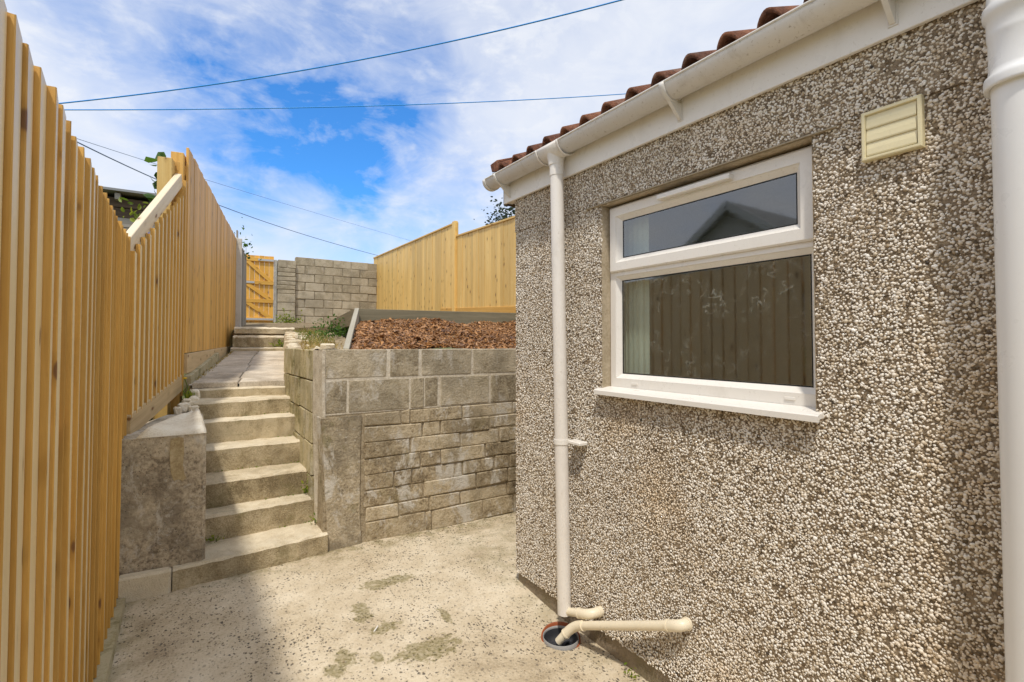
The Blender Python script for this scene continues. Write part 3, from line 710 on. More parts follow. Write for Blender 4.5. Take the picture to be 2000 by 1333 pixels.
# roof: tiles of the eaves course one by one, the courses above as a sheet
RP = R(24); er = Vector((math.cos(RP), 0, math.sin(RP)))
rf = MB(); rf.add([(1.60, YB, 2.412), (1.60, YF + .03, 2.412), (1.60 + 2.3 * er.x, YF + .03, 2.412 + 2.3 * er.z), (1.60 + 2.3 * er.x, YB, 2.412 + 2.3 * er.z),
                   (XW + 4.1, YB, 2.35), (XW + 4.1, YF + .03, 2.35)], [(0, 1, 2, 3), (3, 2, 5, 4)])
RO = rf.build('roof', M['tile'], H, recalc=False)
def tile_mesh():
    """double roll tile .30 wide, .36 long; local x up the slope, y along the eaves"""
    ys_ = np.linspace(0, .298, 33); prof = []
    for y in ys_:
        q = (y % .15) / .15
        h = .052 * max(0.0, math.sin(math.pi * min(1, q / .62))) ** .75 if q < .62 else 0.0
        prof.append((y, .004 + h))
    vs = []; fs = []; nx = 3; ny = len(prof)
    for top in (1, 0):
        for i in range(nx):
            x = i * .36 / (nx - 1)
            for (y, h) in prof: vs.append((x, y, h + .010 if top else max(-.004, h - .006)))
    o_ = nx * ny
    for i in range(nx - 1):
        for j in range(ny - 1):
            a = i * ny + j; fs += [(a, a + ny, a + ny + 1, a + 1), (o_ + a, o_ + a + 1, o_ + a + ny + 1, o_ + a + ny)]
    for j in range(ny - 1):
        fs += [(j, j + 1, o_ + j + 1, o_ + j)]; a = (nx - 1) * ny + j; fs += [(a, o_ + a, o_ + a + 1, a + 1)]
    for i in range(nx - 1):
        a = i * ny; fs += [(a, o_ + a, o_ + a + ny, a + ny)]; a += ny - 1; fs += [(a, a + ny, o_ + a + ny, o_ + a)]
    me = bpy.data.meshes.new('roof_tile'); me.from_pydata(vs, [], fs); me.materials.append(M['tile'])
    me.polygons.foreach_set('use_smooth', [True] * len(fs)); me.update(); return me
tm = tile_mesh()
for c in range(3):
    for k in range(19 if c == 0 else 14):
        o = bpy.data.objects.new('roof_tile', tm); COL.objects.link(o)
        y0 = 2.625 - .30 * (k + 1) + random.uniform(-.002, .002); d = c * .30
        put(o, RO, (1.578 + d * er.x + random.uniform(-.004, .004), y0, 2.418 + d * er.z + .012 * 0 + random.uniform(-.002, .002)))
        o.rotation_euler = (random.uniform(-.008, .008), -RP + .03, 0)
vm = MB().box((1.575, 2.585, 2.452), (1.80, 2.655, 2.515), .006, .006); vm.v = [(x, y, z + (x - 1.575) * .36) for x, y, z in vm.v]; vm.build('verge_cap', M['tile'], RO)
vm = MB().box((1.580, 2.600, 2.415), (1.80, 2.650, 2.450), .004, .003); vm.v = [(x, y, z + (x - 1.575) * .36) for x, y, z in vm.v]; vm.build('verge_mortar', M['mortar'], RO)

# ------------------------------------------------------------------ drain
DR = thing('drain_gully', 'round dark gully with terracotta rim below the waste pipes', 'drain', (1.549, 1.937, -.045))
dz = -.041
MB().lathe([(.0890, dz - .05), (.0890, dz + .008), (.092, dz + .010), (.096, dz + .008), (.098, dz - .03)], (1.549, 1.937, 0), 36).build('rim', M['terracotta'], DR)
for v_ in DR.children[0].data.vertices: v_.co.z += (v_.co.x * .545 + v_.co.y * .839) * .24 - .012
MB().lathe([(.0885, dz - .03), (.0880, dz + .002), (.0862, dz + .004), (.0835, dz - .004), (.081, dz - .06)], (1.549, 1.937, 0), 36).build('collar', M['grey_ring'], DR)
MB().lathe([(.0812, dz - .006), (.078, dz - .03), (.074, dz - .055), (.05, dz - .060), (.045, dz - .060), (.0001, dz - .060)], (1.549, 1.937, 0), 36).build('bowl', M['black_plastic'], DR)
for a in (0.4, 2.0, 3.6, 5.0):
    q = MB(); q.box((1.549 - .006, 1.937 + .018, dz - .0595), (1.549 + .006, 1.937 + .070, dz - .048))
    q.v = [(1.549 + (x - 1.549) * math.cos(a) - (y - 1.937) * math.sin(a), 1.937 + (x - 1.549) * math.sin(a) + (y - 1.937) * math.cos(a), z) for x, y, z in q.v]
    q.build('grate_bar', M['black_plastic'], DR)

# ------------------------------------------------------------------ retaining wall
YR = 3.504
RW = thing('retaining_wall', 'grey concrete block retaining wall in front of the bark bed', 'wall', (1.9, YR, 0))
core = MB().box((.775, YR + .0045, -.1), (4.4, YR + .2, .9)); core.build('mortar', M['mortar_brown'], RW)
core = MB().box((.772, YR + .0025, .9005), (4.4, YR + .2, 1.338)); core.box((.772, YR + .2005, .0), (.93, 4.93, 1.338)); core.build('mortar', M['mortar'], RW)
def blk(x0, x1, z0, z1, mat, y=YR, d=.1, jit=.0022, bev=.004, slope=0.0, out=.004):
    o_ = random.uniform(0, out)
    q = MB().box((x0, y - o_, z0), (x1, y + d, z1), bev, jit)
    if slope: q.v = [(a, b, c - slope * (a - .8)) for a, b, c in q.v]
    return q.build('block', mat, RW)
SL = .0035
for x0, x1 in ((.780, 1.205), (1.232, 1.452), (1.476, 1.897), (1.917, 2.35), (2.37, 2.80), (2.82, 3.25), (3.27, 3.7), (3.72, 4.15)):
    blk(max(x0, .782), x1, 1.150, 1.347, M['block'], slope=SL)
for x0, x1 in ((.775, .925), (.939, 1.376), (1.392, 1.495), (1.503, 1.608), (1.635, 2.062), (2.082, 2.52), (2.54, 2.97), (2.99, 3.42), (3.44, 3.9)):
    blk(max(x0, .784), x1, .912, 1.132, M['block'], slope=SL)
zb = [.897, .796, .689, .575, .464, .35, .233, .127, -.03]
zr = [.897, .79, .675, .567, .459, .352, .237, .123, -.03]
js = [[1.045, 1.316, 1.39, 1.818, 2.295, 2.6, 3.04, 3.4], [1.045, 1.486, 1.631, 2.068, 2.4, 2.84, 3.28], [1.045, 1.39, 1.804, 2.16, 2.255, 2.7, 3.14, 3.4], [1.045, 1.473, 1.638, 2.03, 2.47, 2.9, 3.34],
      [1.052, 1.267, 1.403, 1.825, 2.114, 2.263, 2.7, 3.14], [1.045, 1.493, 1.948, 2.247, 2.6, 3.04, 3.4], [1.056, 1.304, 1.545, 1.804, 2.239, 2.66, 3.1], [1.056, 1.512, 1.564, 2.008, 2.3, 2.74, 3.2]]
for r_, row in enumerate(js):
    for a, b in zip(row[:-1], row[1:]):
        g0 = random.uniform(.001, .010)
        blk(a + .004, b - .006, zb[r_ + 1] + g0, zb[r_] - .002, M['thin_block'], jit=.005, bev=.006, out=.010)
# rendered pier at the corner, its joint strip and the side blocks
q = MB(); zz_ = [-.06, .2, .45, .68, .885]
pts = [[(.808 - .012 * i + random.uniform(-.003, .003), YR - .012 + random.uniform(-.003, .003), z), (1.028 + random.uniform(-.012, .006), YR - .009 + random.uniform(-.003, .003), z), (1.03, YR + .1, z), (.80 - .012 * i, YR + .12, z)] for i, z in enumerate(zz_)]
q.add(sum(pts, []), [(i * 4 + a, i * 4 + (a + 1) % 4, (i + 1) * 4 + (a + 1) % 4, (i + 1) * 4 + a) for i in range(4) for a in range(4)] + [(0, 1, 2, 3), (16, 17, 18, 19)])
q.build('rendered_pier', M['render'], RW)
q = MB(); q.add([(.803, YR + .06, -.05), (.765, YR - .002, .88), (.759, YR - .002, 1.342), (.752, YR + .25, 1.342), (.752, YR + .25, .9), (.77, YR + .2, -.05), (.82, YR + .06, -.05), (.784, YR - .003, .88), (.777, YR - .003, 1.342)],
                [(0, 1, 4, 5), (1, 2, 3, 4), (1, 0, 6, 7), (2, 1, 7, 8)])
q.build('corner_render', M['mortar'], RW, recalc=False)
zs = [0.0, .22, .445, .67, .895, 1.12, 1.345]
for i in range(6):
    yy = 3.76 + (.0 if i % 2 else .0)
    for a, b in (((3.765, 4.0), (4.012, 4.44), (4.452, 4.92)) if i % 2 else ((3.765, 4.2), (4.212, 4.66), (4.672, 4.92))):
        o_ = .016 * math.sin((a + b) * .5 * 2.4 - 7.2) - .004
        q = MB().box((.742 + o_ * .6 + random.uniform(0, .003), a, zs[i] + .004), (.79, b, zs[i + 1] - .004), .004, .003); q.build('block', M['side_block'], RW)

# ------------------------------------------------------------------ steps
ST = thing('garden_steps', 'worn concrete steps climbing between the pier and the block wall', 'steps', (.45, 3.5, 0))
def bumpy_slab(name, p, z0, z1, mat, parent, nose=.013, nx=15, ny=4, amp=.0065, skew=0.0):
    """slab over the plan quad p = near-left, near-right, far-right, far-left with worn rounded edges"""
    a, b, c, d = [Vector((*q, 0)) for q in p]; mb = MB(); rows = []
    rnd = [random.uniform(-amp, amp) for _ in range(80)]
    us = [0, .03] + [i / (nx - 1) for i in range(1, nx - 1)] + [.97, 1]; vs_ = [0, nose / max(.05, (d - a).length)] + [j / (ny - 1) for j in range(1, ny)]
    for lvl in range(3):       # bottom front, lower nose, top rows
        pass
    V = []; 
    def P(u, v): return (a * (1 - u) + b * u) * (1 - v) + (d * (1 - u) + c * u) * v
    fr = (a - d).normalized()
    L0 = []; L1 = []; L2 = []
    for i, u in enumerate(us):
        q = P(u, 0); e = rnd[i] * 1.2
        L0.append((q.x + fr.x * e * .3, q.y + fr.y * e * .3, z0)); L1.append((q.x + fr.x * e, q.y + fr.y * e, (z0 + z1) / 2 + rnd[i + 20]))
        L2.append((q.x + fr.x * e * .8, q.y + fr.y * e * .8, z1 - nose * .8 - abs(rnd[i + 45]) * .9))
    rows = [L0, L1, L2]
    for j, v in enumerate(vs_[1:]):
        rows.append([(P(u, v).x, P(u, v).y, z1 + random.uniform(-amp, amp) * .6 - (amp * .5 if i in (0, len(us) - 1) else 0)) for i, u in enumerate(us)])
    rows.append([(P(u, 1).x, P(u, 1).y, z0) for u in us])
    n0 = len(us); V = sum(rows, [])
    F_ = [(r_ * n0 + i, r_ * n0 + i + 1, (r_ + 1) * n0 + i + 1, (r_ + 1) * n0 + i) for r_ in range(len(rows) - 1) for i in range(n0 - 1)]
    F_.append(tuple(r_ * n0 for r_ in range(len(rows)))); F_.append(tuple(r_ * n0 + n0 - 1 for r_ in range(len(rows)))[::-1])
    F_.append(tuple(range(n0))[::-1] + tuple((len(rows) - 1) * n0 + i for i in range(n0)))
    mb.add(V, F_); o = mb.build(name, mat, parent)
    o.data.materials.append(M['shaded_riser'])
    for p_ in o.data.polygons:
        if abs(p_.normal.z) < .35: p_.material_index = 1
    return o
yl = [3.395, 3.725, 3.90, 4.19, 4.42, 4.53, 4.87]; yr = [3.475, 3.765, 3.91, 4.185, 4.41, 4.585, 4.80]
zt = [.125, .29, .46, .63, .80, .93, 1.05]
zb_ = [-.09, .10, .27, .44, .61, .785, .91]
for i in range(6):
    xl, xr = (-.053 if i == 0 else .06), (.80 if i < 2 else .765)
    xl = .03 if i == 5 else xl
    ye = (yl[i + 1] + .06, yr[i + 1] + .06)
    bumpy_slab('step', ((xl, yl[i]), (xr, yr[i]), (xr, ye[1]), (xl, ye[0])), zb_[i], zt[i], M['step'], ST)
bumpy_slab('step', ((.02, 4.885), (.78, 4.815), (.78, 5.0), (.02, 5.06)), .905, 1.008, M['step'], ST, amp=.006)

# ------------------------------------------------------------------ pier left of the steps
PI = thing('stub_wall', 'dark rendered stub wall with white mortar cap beside the steps', 'wall', (-.08, 3.5, 0))
q = MB(); prof = [(-.30, 3.452), (.088, 3.442), (.104, 3.458), (.104, 4.40), (.02, 4.52), (-.12, 4.46), (-.30, 3.9)]
q.prism(prof, -.08, .862, [(-.30, 3.46), (.084, 3.45), (.100, 3.466), (.100, 4.40), (.02, 4.52), (-.12, 4.46), (-.30, 3.9)])
q.build('rendered_body', M['pier'], PI)
# lumpy cap
q = MB(); nu, nv = 13, 11; vs = []
def capp(u, v):
    l = Vector((-.235 + .30 * v ** 1.2, 3.455 + v * 1.02)); r_ = Vector((.103 - .03 * v ** 3, 3.445 + v * 1.0)); return l * (1 - u) + r_ * u
for j in range(nv):
    for i in range(nu):
        u, v = i / (nu - 1), j / (nv - 1); c = capp(u, v); e = min(u, 1 - u, v * 1.5, 1 - v) 
        z = .866 + .034 * min(1, (max(0, e) / .12)) ** .6 + .012 * math.sin(u * 7 + v * 3) * (e > .02) + random.uniform(-.003, .003)
        vs.append((c.x + random.uniform(-.003, .003), c.y + random.uniform(-.004, .004), z))
b0 = len(vs); vs += [(x, y, .8625) for x, y, z in vs]
fs = []
for j in range(nv - 1):
    for i in range(nu - 1):
        a = j * nu + i; fs.append((a, a + 1, a + nu + 1, a + nu))
bd = [i for i in range(nu)] + [j * nu + nu - 1 for j in range(1, nv)] + [(nv - 1) * nu + i for i in range(nu - 2, -1, -1)] + [j * nu for j in range(nv - 2, 0, -1)]
fs += [(bd[i], b0 + bd[i], b0 + bd[(i + 1) % len(bd)], bd[(i + 1) % len(bd)]) for i in range(len(bd))]
q.add(vs, fs, True); q.build('cap', M['cap'], PI)
MB().box((-.30, 3.386, -.09), (-.056, 3.4515, .135), .012, .004).build('base_block', M['step'], PI)
# yellow mortar patch on its front
q = MB(); c = [(-.074, .845), (-.04, .853), (-.012, .846), (-.008, .77), (-.013, .69), (-.005, .64), (.004, .615), (-.012, .600), (-.035, .612), (-.055, .606), (-.070, .655), (-.077, .75)]
q.add([(x, 3.4455 - .013 * (-.0), z) for x, z in c] + [(x, 3.46, z) for x, z in c], [tuple(range(12))] + [(i, (i + 1) % 12, 12 + (i + 1) % 12, 12 + i) for i in range(12)])
q.build('mortar_patch', stone('sandy_mortar', (.36, .27, .14), (.47, .37, .21), (.56, .46, .29), 14, spots=.5), PI)

# ------------------------------------------------------------------ fences on the left
def wedge_board(name, p, dirv_, wdt, tk, tn, z0, z1, mat, parent, lean=0.0, slope=0.0):
    """feather-edge board: thick edge at p facing back along dirv_, thin edge ahead; boards stand in a saw-tooth"""
    d = Vector((*dirv_, 0)).normalized(); nrm = Vector((d.y, -d.x, 0))   # nrm points to the yard
    poly = [(0, 0), (wdt, -(tk - tn) * .94), (wdt, -tk), (0, -tk)]
    e = .0025; poly = [(e, 0), (wdt, -(tk - tn) * .94), (wdt, -tk), (0, -tk), (0, -e)]
    vs = []
    for z, t_ in ((z0, 0), (z1, 1)):
        for a, b in poly:
            q = Vector((p[0], p[1], 0)) + d * a + nrm * (b + lean * t_); vs.append((q.x, q.y, z + slope * a + random.uniform(-.001, .001)))
    k = len(poly); mb = MB().add(vs, [tuple(range(k))[::-1], tuple(range(k, 2 * k))] + [(i, (i + 1) % k, k + (i + 1) % k, k + i) for i in range(k)])
    o = mb.build(name, mat, parent, (p[0], p[1], z0)); o.data.materials.append(M['pine_lit_face']); o.data.polygons[2].material_index = 1
    return o

F1 = thing('wooden_fence', 'tall new timber fence along the yard, nearest panel with feather edge boards', 'fence', (-.30, 2, 0), 'timber fence panels stepping up the left side')
y = -1.2; k = 0
while y < 3.62:
    wdt = .1085; gap = 0.0
    if 1.70 < y < 1.95: wdt = .099
    wedge_board('board', (-.290 + random.uniform(-.003, .003), y), (0, 1), wdt - .001, .0245 + random.uniform(-.002, .002), random.uniform(.009, .0145), .035 + random.uniform(-.004, .004), 2.045 - .014 * (y - 1) + random.uniform(-.006, .006), M['pine'], F1, lean=random.uniform(-.004, .004))
    y += .1085 + random.uniform(-.004, .006); k += 1
for z in (.35, 1.12, 1.8): bar('rail', (-.337, -1.2, z), (-.337, 3.66, z), .085, .036, M['pine'], F1)
for yy in (-1.1, .62, 2.45, 3.655): bar('post', (-.398, yy, -.1), (-.398, yy, 2.0), .085, .085, M['pine'], F1, (1, 0, 0))
q = MB(); q.prism([(-.34, -1.2), (-.252, -1.2), (-.246, 1.5), (-.25, 3.384), (-.34, 3.384)], -.06, .034, [(-.34, -1.2), (-.262, -1.2), (-.256, 1.5), (-.26, 3.384), (-.34, 3.384)]); q.build('gravel_board', M['kerb'], F1)

d2 = Vector((.23, 1.23)).normalized(); P2 = Vector((-.268, 3.66)); L2 = 1.30
F2 = thing('wooden_fence', 'short timber fence panel whose top ramps up above the stub wall', 'fence', (-.13, 4.3, .9), 'timber fence panels stepping up the left side')
s = 0.0
while s < L2 - .05:
    f = s / L2; p = P2 + d2 * s
    wedge_board('board', tuple(p), tuple(d2), .098, .024, .008, .955 + .17 * f, 1.94 + .72 * f + random.uniform(-.006, .006), M['pine'], F2)
    s += .0995
nr2 = Vector((d2.y, -d2.x))
def at2(s_, off, z): q = P2 + d2 * s_ + nr2 * off; return (q.x, q.y, z)
bar('top_rail', at2(-.02, -.050, 1.935), at2(L2 - .01, -.050, 2.745), .10, .045, M['pine_white'], F2, (nr2.x, nr2.y, 0))
bar('rail', at2(0, -.050, 1.15), at2(L2, -.050, 1.38), .085, .036, M['pine'], F2, (nr2.x, nr2.y, 0))
bar('gravel_board', at2(-.01, -.018, .905), at2(L2 - .02, -.018, 1.06), .135, .03, M['gravel_board'], F2, (nr2.x, nr2.y, 0))
bar('post', at2(.03, -.085, .3), at2(.03, -.085, 1.92), .09, .09, M['pine'], F2, (nr2.x, nr2.y, 0))
pt = bar('post', at2(L2 - .06, -.13, .6), at2(L2 - .06, -.13, 2.89), .10, .10, M['pine_pale'], F2, (nr2.x, nr2.y, 0))
bar('post_block', at2(L2 + .03, -.10, 2.82), at2(L2 + .03, -.10, 2.90), .06, .10, M['pine'], F2, (nr2.x, nr2.y, 0))

d3 = Vector((.151, .988)).normalized(); P3 = Vector((-.012, 5.0)); nr3 = Vector((d3.y, -d3.x))
def at3(s_, off, z): q = P3 + d3 * s_ + nr3 * off; return (q.x, q.y, z)
F3 = thing('wooden_fence', 'long flat timber fence panel with flush boards beside the upper path', 'fence', (.3, 7.2, 1.1), 'timber fence panels stepping up the left side')
s = 0.0; L3 = 4.42
while s < L3 - .03:
    f = s / L3; wdt = random.choice((.096, .099, .102)); off = random.uniform(-.005, .002)
    a = at3(s + wdt / 2, off - .01, 1.305 + .035 * f); b = at3(s + wdt / 2, off - .01, 3.045 + .065 * f + random.uniform(-.008, .008))
    bar('board', a, b, wdt - .003, .02, M['pine'], F3, (nr3.x, nr3.y, 0), .002); s += wdt
bar('post', at3(.0, -.075, .8), at3(.0, -.075, 2.98), .12, .09, M['pine'], F3, (nr3.x, nr3.y, 0))
bar('gap_filler', at3(-.032, -.03, .95), at3(-.032, -.03, 2.75), .05, .04, M['pine'], F3, (nr3.x, nr3.y, 0))  # unseen filler added so the slit between the panels stays dark
for z in (1.55, 2.2, 2.85): bar('rail', at3(0, -.045, z), at3(L3, -.045, z + .05), .085, .04, M['pine'], F3, (nr3.x, nr3.y, 0))
bar('gravel_board', at3(.0, -.004, 1.215), at3(L3, -.004, 1.26), .165, .03, M['gravel_board'], F3, (nr3.x, nr3.y, 0))
bar('kerb', at3(-.01, .018, 1.03), at3(1.9, .018, 1.19), .17, .05, M['kerb'], F3, (nr3.x, nr3.y, 0))

F4 = thing('old_fence', 'weathered grey timber fence with leaning top between new fence and gate', 'fence', (.85, 11, 1.4))
s = L3 + .03; i = 0
while s < 6.35:
    f = (s - L3) / 3.6; off = random.uniform(-.012, .012)
    bar('board', at3(s + .06, off + .01, 1.35 + .4 * f), at3(s + .06, off, (3.30 if i == 1 else 3.14) + .05 * f + random.uniform(-.03, .03)), .115, .022, M['old_wood'] if i else M['post_grey'], F4, (nr3.x, nr3.y, 0))
    s += .125; i += 1
for z in (1.95, 2.85): bar('rail', at3(L3 + .03, -.05, z), at3(6.4, -.05, z + .1), .085, .04, M['old_wood'], F4, (nr3.x, nr3.y, 0))
bar('post', at3(L3 + .05, .03, 1.2), at3(L3 + .05, .03, 3.12), .09, .09, M['post_grey'], F4, (nr3.x, nr3.y, 0))

# ------------------------------------------------------------------ gate
GT = thing('garden_gate', 'orange ledged and braced timber gate at the end of the path', 'gate', (1.4, 13.0, 1.83))
gx0, gx1, gz0_, gz1_ = 1.085, 1.70, 1.845, 3.44
nb_ = 6
for i in range(nb_):
    a = gx0 + (gx1 - gx0) * (i + .5) / nb_; bar('board', (a, 13.03, gz0_), (a, 13.03, gz1_ - random.uniform(0, .012)), (gx1 - gx0) / nb_ - .004, .018, M['gate'], GT, (0, 1, 0), .002)
for z in (1.93, 2.36, 2.79, 3.33): bar('rail', (gx0 + .005, 13.0, z), (gx1 - .005, 13.0, z), .085, .03, M['gate'], GT, (0, 1, 0))
for z0, z1 in ((2.32, 1.96), (2.75, 2.39), (3.28, 2.83)): bar('brace', (gx0 + .05, 13.002, z0), (gx1 - .06, 13.002, z1), .085, .026, M['gate'], GT, (0, 1, 0))
for z, a, b in ((1.93, gx0 - .02, gx1 - .01), (2.79, gx0 - .03, gx0 + .2), (3.33, gx0 + .27, gx1 - .01)): 
    bar('hinge_strap', (a, 12.978, z), (b, 12.978, z), .045, .006, M['steel'], GT, (0, 1, 0))
for x in (gx0 - .05, gx1 + .035): bar('gate_post', (x, 13.03, 1.75), (x, 13.03, 3.36 if x > 1.4 else 3.3), .055, .09, M['post_grey'], GT, (0, 1, 0))

# ------------------------------------------------------------------ back wall of blocks
BW = thing('block_wall', 'weathered grey block wall across the far end of the garden', 'wall', (3, 13.1, 1.8))
MB().box((2.19, 13.016, 1.5), (4.3, 13.19, 3.47)).build('mortar', M['far_mortar'], BW)
MB().box((1.785, 12.916, 1.5), (2.165, 13.2, 3.36)).build('mortar', M['far_mortar'], BW)
for r_ in range(9):
    z0 = 1.62 + r_ * .207; x = 2.18 + (-.22 if r_ % 2 else 0)
    while x < 4.28:
        a, b = max(2.18, x), min(4.29, x + .44)
        if b - a > .05 and not (r_ == 8 and a > 3.78):
            o_ = random.uniform(0, .012)
            MB().box((a + .003, 13.0 - o_, z0 + .003), (b - .009, 13.1, z0 + .196), .007, .004).build('block', M['far_block'], BW)
        x += .447
    a = 1.78; w2 = .385
    for x0, x1 in (((a, a + w2),) if r_ % 2 == 0 else ((a, a + w2 * .99),)):
        if r_ in (5, 6, 7):
            for h0 in (0, .1):
                MB().box((x0 - random.uniform(0, .02), 12.9 - random.uniform(0, .01), z0 - .1 + h0 + .003), (x1, 13.05, z0 - .1 + h0 + .092), .007, .005).build('block', M['far_block'], BW)
        elif r_ < 5:
            MB().box((x0, 12.9 - random.uniform(0, .01), z0 - .1 + .003), (x1, 13.05, z0 - .1 + .196), .008, .005).build('block', M['far_block'], BW)
for a in (1.80, 2.0): MB().box((a - .01, 12.9, 3.176), (a + .17, 13.05, 3.355), .008, .006).build('block', M['far_block'], BW)

# ------------------------------------------------------------------ fence on the right
F5 = thing('wooden_fence', 'pale new close boarded fence along the right boundary beyond the bark bed', 'fence', (4.2, 9.5, 1.9))
y = 13.28; i = 0
while y > 4.6:
    wdt = random.choice((.095, .10, .104, .11)); off = random.uniform(-.004, .006)
    zt_ = 3.635 + .006 * (y - 8.4) if y > 8.32 else 3.35 + .03 * (y - 8.2) * 1.0
    if y <= 8.32: zt_ = 3.315 + (y - 6.33) * .029
    zl = 1.72 + (y - 6.3) * .03
    bar('board', (4.2 + off, y - wdt / 2, zl), (4.2 + off, y - wdt / 2, zt_ + random.uniform(-.004, .004)), wdt - .004, .018, M['pine_pale'], F5, (1, 0, 0), .002)
    y -= wdt; i += 1
for a, b, za, zb2 in ((13.28, 8.36, 3.668, 3.640), (8.32, 4.6, 3.378, 3.272)):
    bar('capping', (4.196, a, za), (4.196, b, zb2), .05, .03, M['pine_pale'], F5, (0, 0, 1))
    for dz2 in (.35, 1.15): bar('rail', (4.24, a, za - dz2), (4.24, b, zb2 - dz2), .085, .04, M['pine_pale'], F5)
bar('post', (4.18, 8.37, 1.6), (4.18, 8.37, 3.665), .11, .07, M['pine_pale'], F5)
for yy in (13.2, 10.8, 6.5, 4.7): bar('post', (4.30, yy, 1.4), (4.30, yy, 3.3), .09, .09, M['pine_pale'], F5)
bar('gravel_board', (4.19, 9.0, 1.99), (4.19, 4.6, 1.80), .14, .03, M['pine'], F5)

# ------------------------------------------------------------------ bark bed and terrace boards
BD = thing('raised_bed', 'raised bed edged in weathered boards and filled with bark chippings', 'planting bed', (2.4, 4.4, 1.35))
bar('side_board', (.975, 3.72, 1.27), (1.46, 5.17, 1.665), .17, .042, M['board_top'], BD, (.95, -.31, 0))
bar('back_board', (1.44, 5.2, 1.665), (4.15, 5.2, 1.690), .155, .045, M['board_grey'], BD, (0, 1, 0))
def HM(x, y): 
    f = (y - 3.7) / 1.48; return 1.325 + .29 * f + .018 * math.sin(x * 5.3 + y * 3) + .012 * math.sin(x * 11 + 1)
mxs = np.linspace(0, 1, 24); mys = np.linspace(3.70, 5.18, 12)
def ex(y): return 1.0 + (y - 3.72) * .335
vs = [(ex(y) * (1 - u) + 4.15 * u, y, HM(ex(y) * (1 - u) + 4.15 * u, y)) for y in mys for u in mxs]
q = MB().add(vs, [(j * 24 + i, j * 24 + i + 1, (j + 1) * 24 + i + 1, (j + 1) * 24 + i) for j in range(11) for i in range(23)], True)
q.build('bark_soil', M['soil'], BD, recalc=False)
n_ = 19000
yy = 3.70 + 1.47 * RNG.uniform(0, 1, n_) ** 1.1; u = RNG.uniform(0, 1, n_) ** 1.25; x_ = (1.015 + (yy - 3.72) * .335) * (1 - u) + 4.1 * u
z_ = np.array([HM(a, b) for a, b in zip(x_, yy)]) + RNG.uniform(.0, .03, n_)
L = RNG.lognormal(0, .45, n_) * .0125; Wd = L * RNG.uniform(.2, .6, n_); Tk = RNG.uniform(.002, .006, n_)
cube = np.array([(a, b, c) for a in (-1, 1) for b in (-1, 1) for c in (-1, 1)], float)
V = cube[None] * np.stack([L, Wd, Tk], 1)[:, None, :] * RNG.uniform(.6, 1.25, (n_, 8, 3))
az = RNG.uniform(0, 6.283, n_); pt_ = RNG.normal(0, .42, n_); rl = RNG.normal(0, .5, n_)
def rot(V, ang, i, j):
    c, s = np.cos(ang)[:, None], np.sin(ang)[:, None]; a = V[:, :, i] * c - V[:, :, j] * s; b = V[:, :, i] * s + V[:, :, j] * c
    V = V.copy(); V[:, :, i] = a; V[:, :, j] = b; return V
V = rot(rot(rot(V, rl, 1, 2), pt_, 0, 2), az, 0, 1) + np.stack([x_, yy, z_], 1)[:, None, :]
cf = np.array([(0, 1, 3, 2), (4, 6, 7, 5), (0, 4, 5, 1), (2, 3, 7, 6), (0, 2, 6, 4), (1, 5, 7, 3)])
F = (np.arange(n_)[:, None, None] * 8 + cf[None]).reshape(-1, 4)
ch = fast_mesh('bark_chips', V.reshape(-1, 3), F, M['chips'], BD, np.repeat(RNG.beta(1.3, 1.7, n_), 8), False, (2.4, 4.4, 1.35)); ch['kind'] = 'stuff'

TB = thing('terrace_edging', 'dark timber board edging the upper terrace behind the bark bed', 'edging', (1.75, 7, 1.6))
bar('board', (1.467, 5.235, 1.66), (2.03, 8.7, 1.67), .17, .042, M['board_grey'], TB, (.988, -.151, 0))
bar('end_board', (2.035, 8.71, 1.66), (4.1, 8.9, 1.68), .16, .04, M['board_grey'], TB, (0, 1, 0))
q = MB().add([(1.45, 5.23, 1.60), (4.17, 5.23, 1.62), (4.17, 8.9, 1.74), (2.0, 8.7, 1.70)], [(0, 1, 2, 3)])
tag(q.build('terrace_soil', M['soil'], None, recalc=False), 'soil of the upper terrace', None, None, 'structure')
q = MB().add([(2.0, 8.72, 1.66), (4.17, 8.92, 1.74), (4.17, 13.0, 1.9), (.9, 13.0, 1.835), (.58, 8.6, 1.57), (.58, 8.6, 1.0), (2.0, 8.72, 1.0), (4.17, 13.6, 1.9), (.9, 13.6, 1.84)], [(0, 1, 2, 3, 4), (4, 0, 6, 5), (2, 3, 8, 7)])
tag(q.build('garden_soil', M['soil'], None, recalc=False), 'bare earth of the far garden', None, None, 'structure')

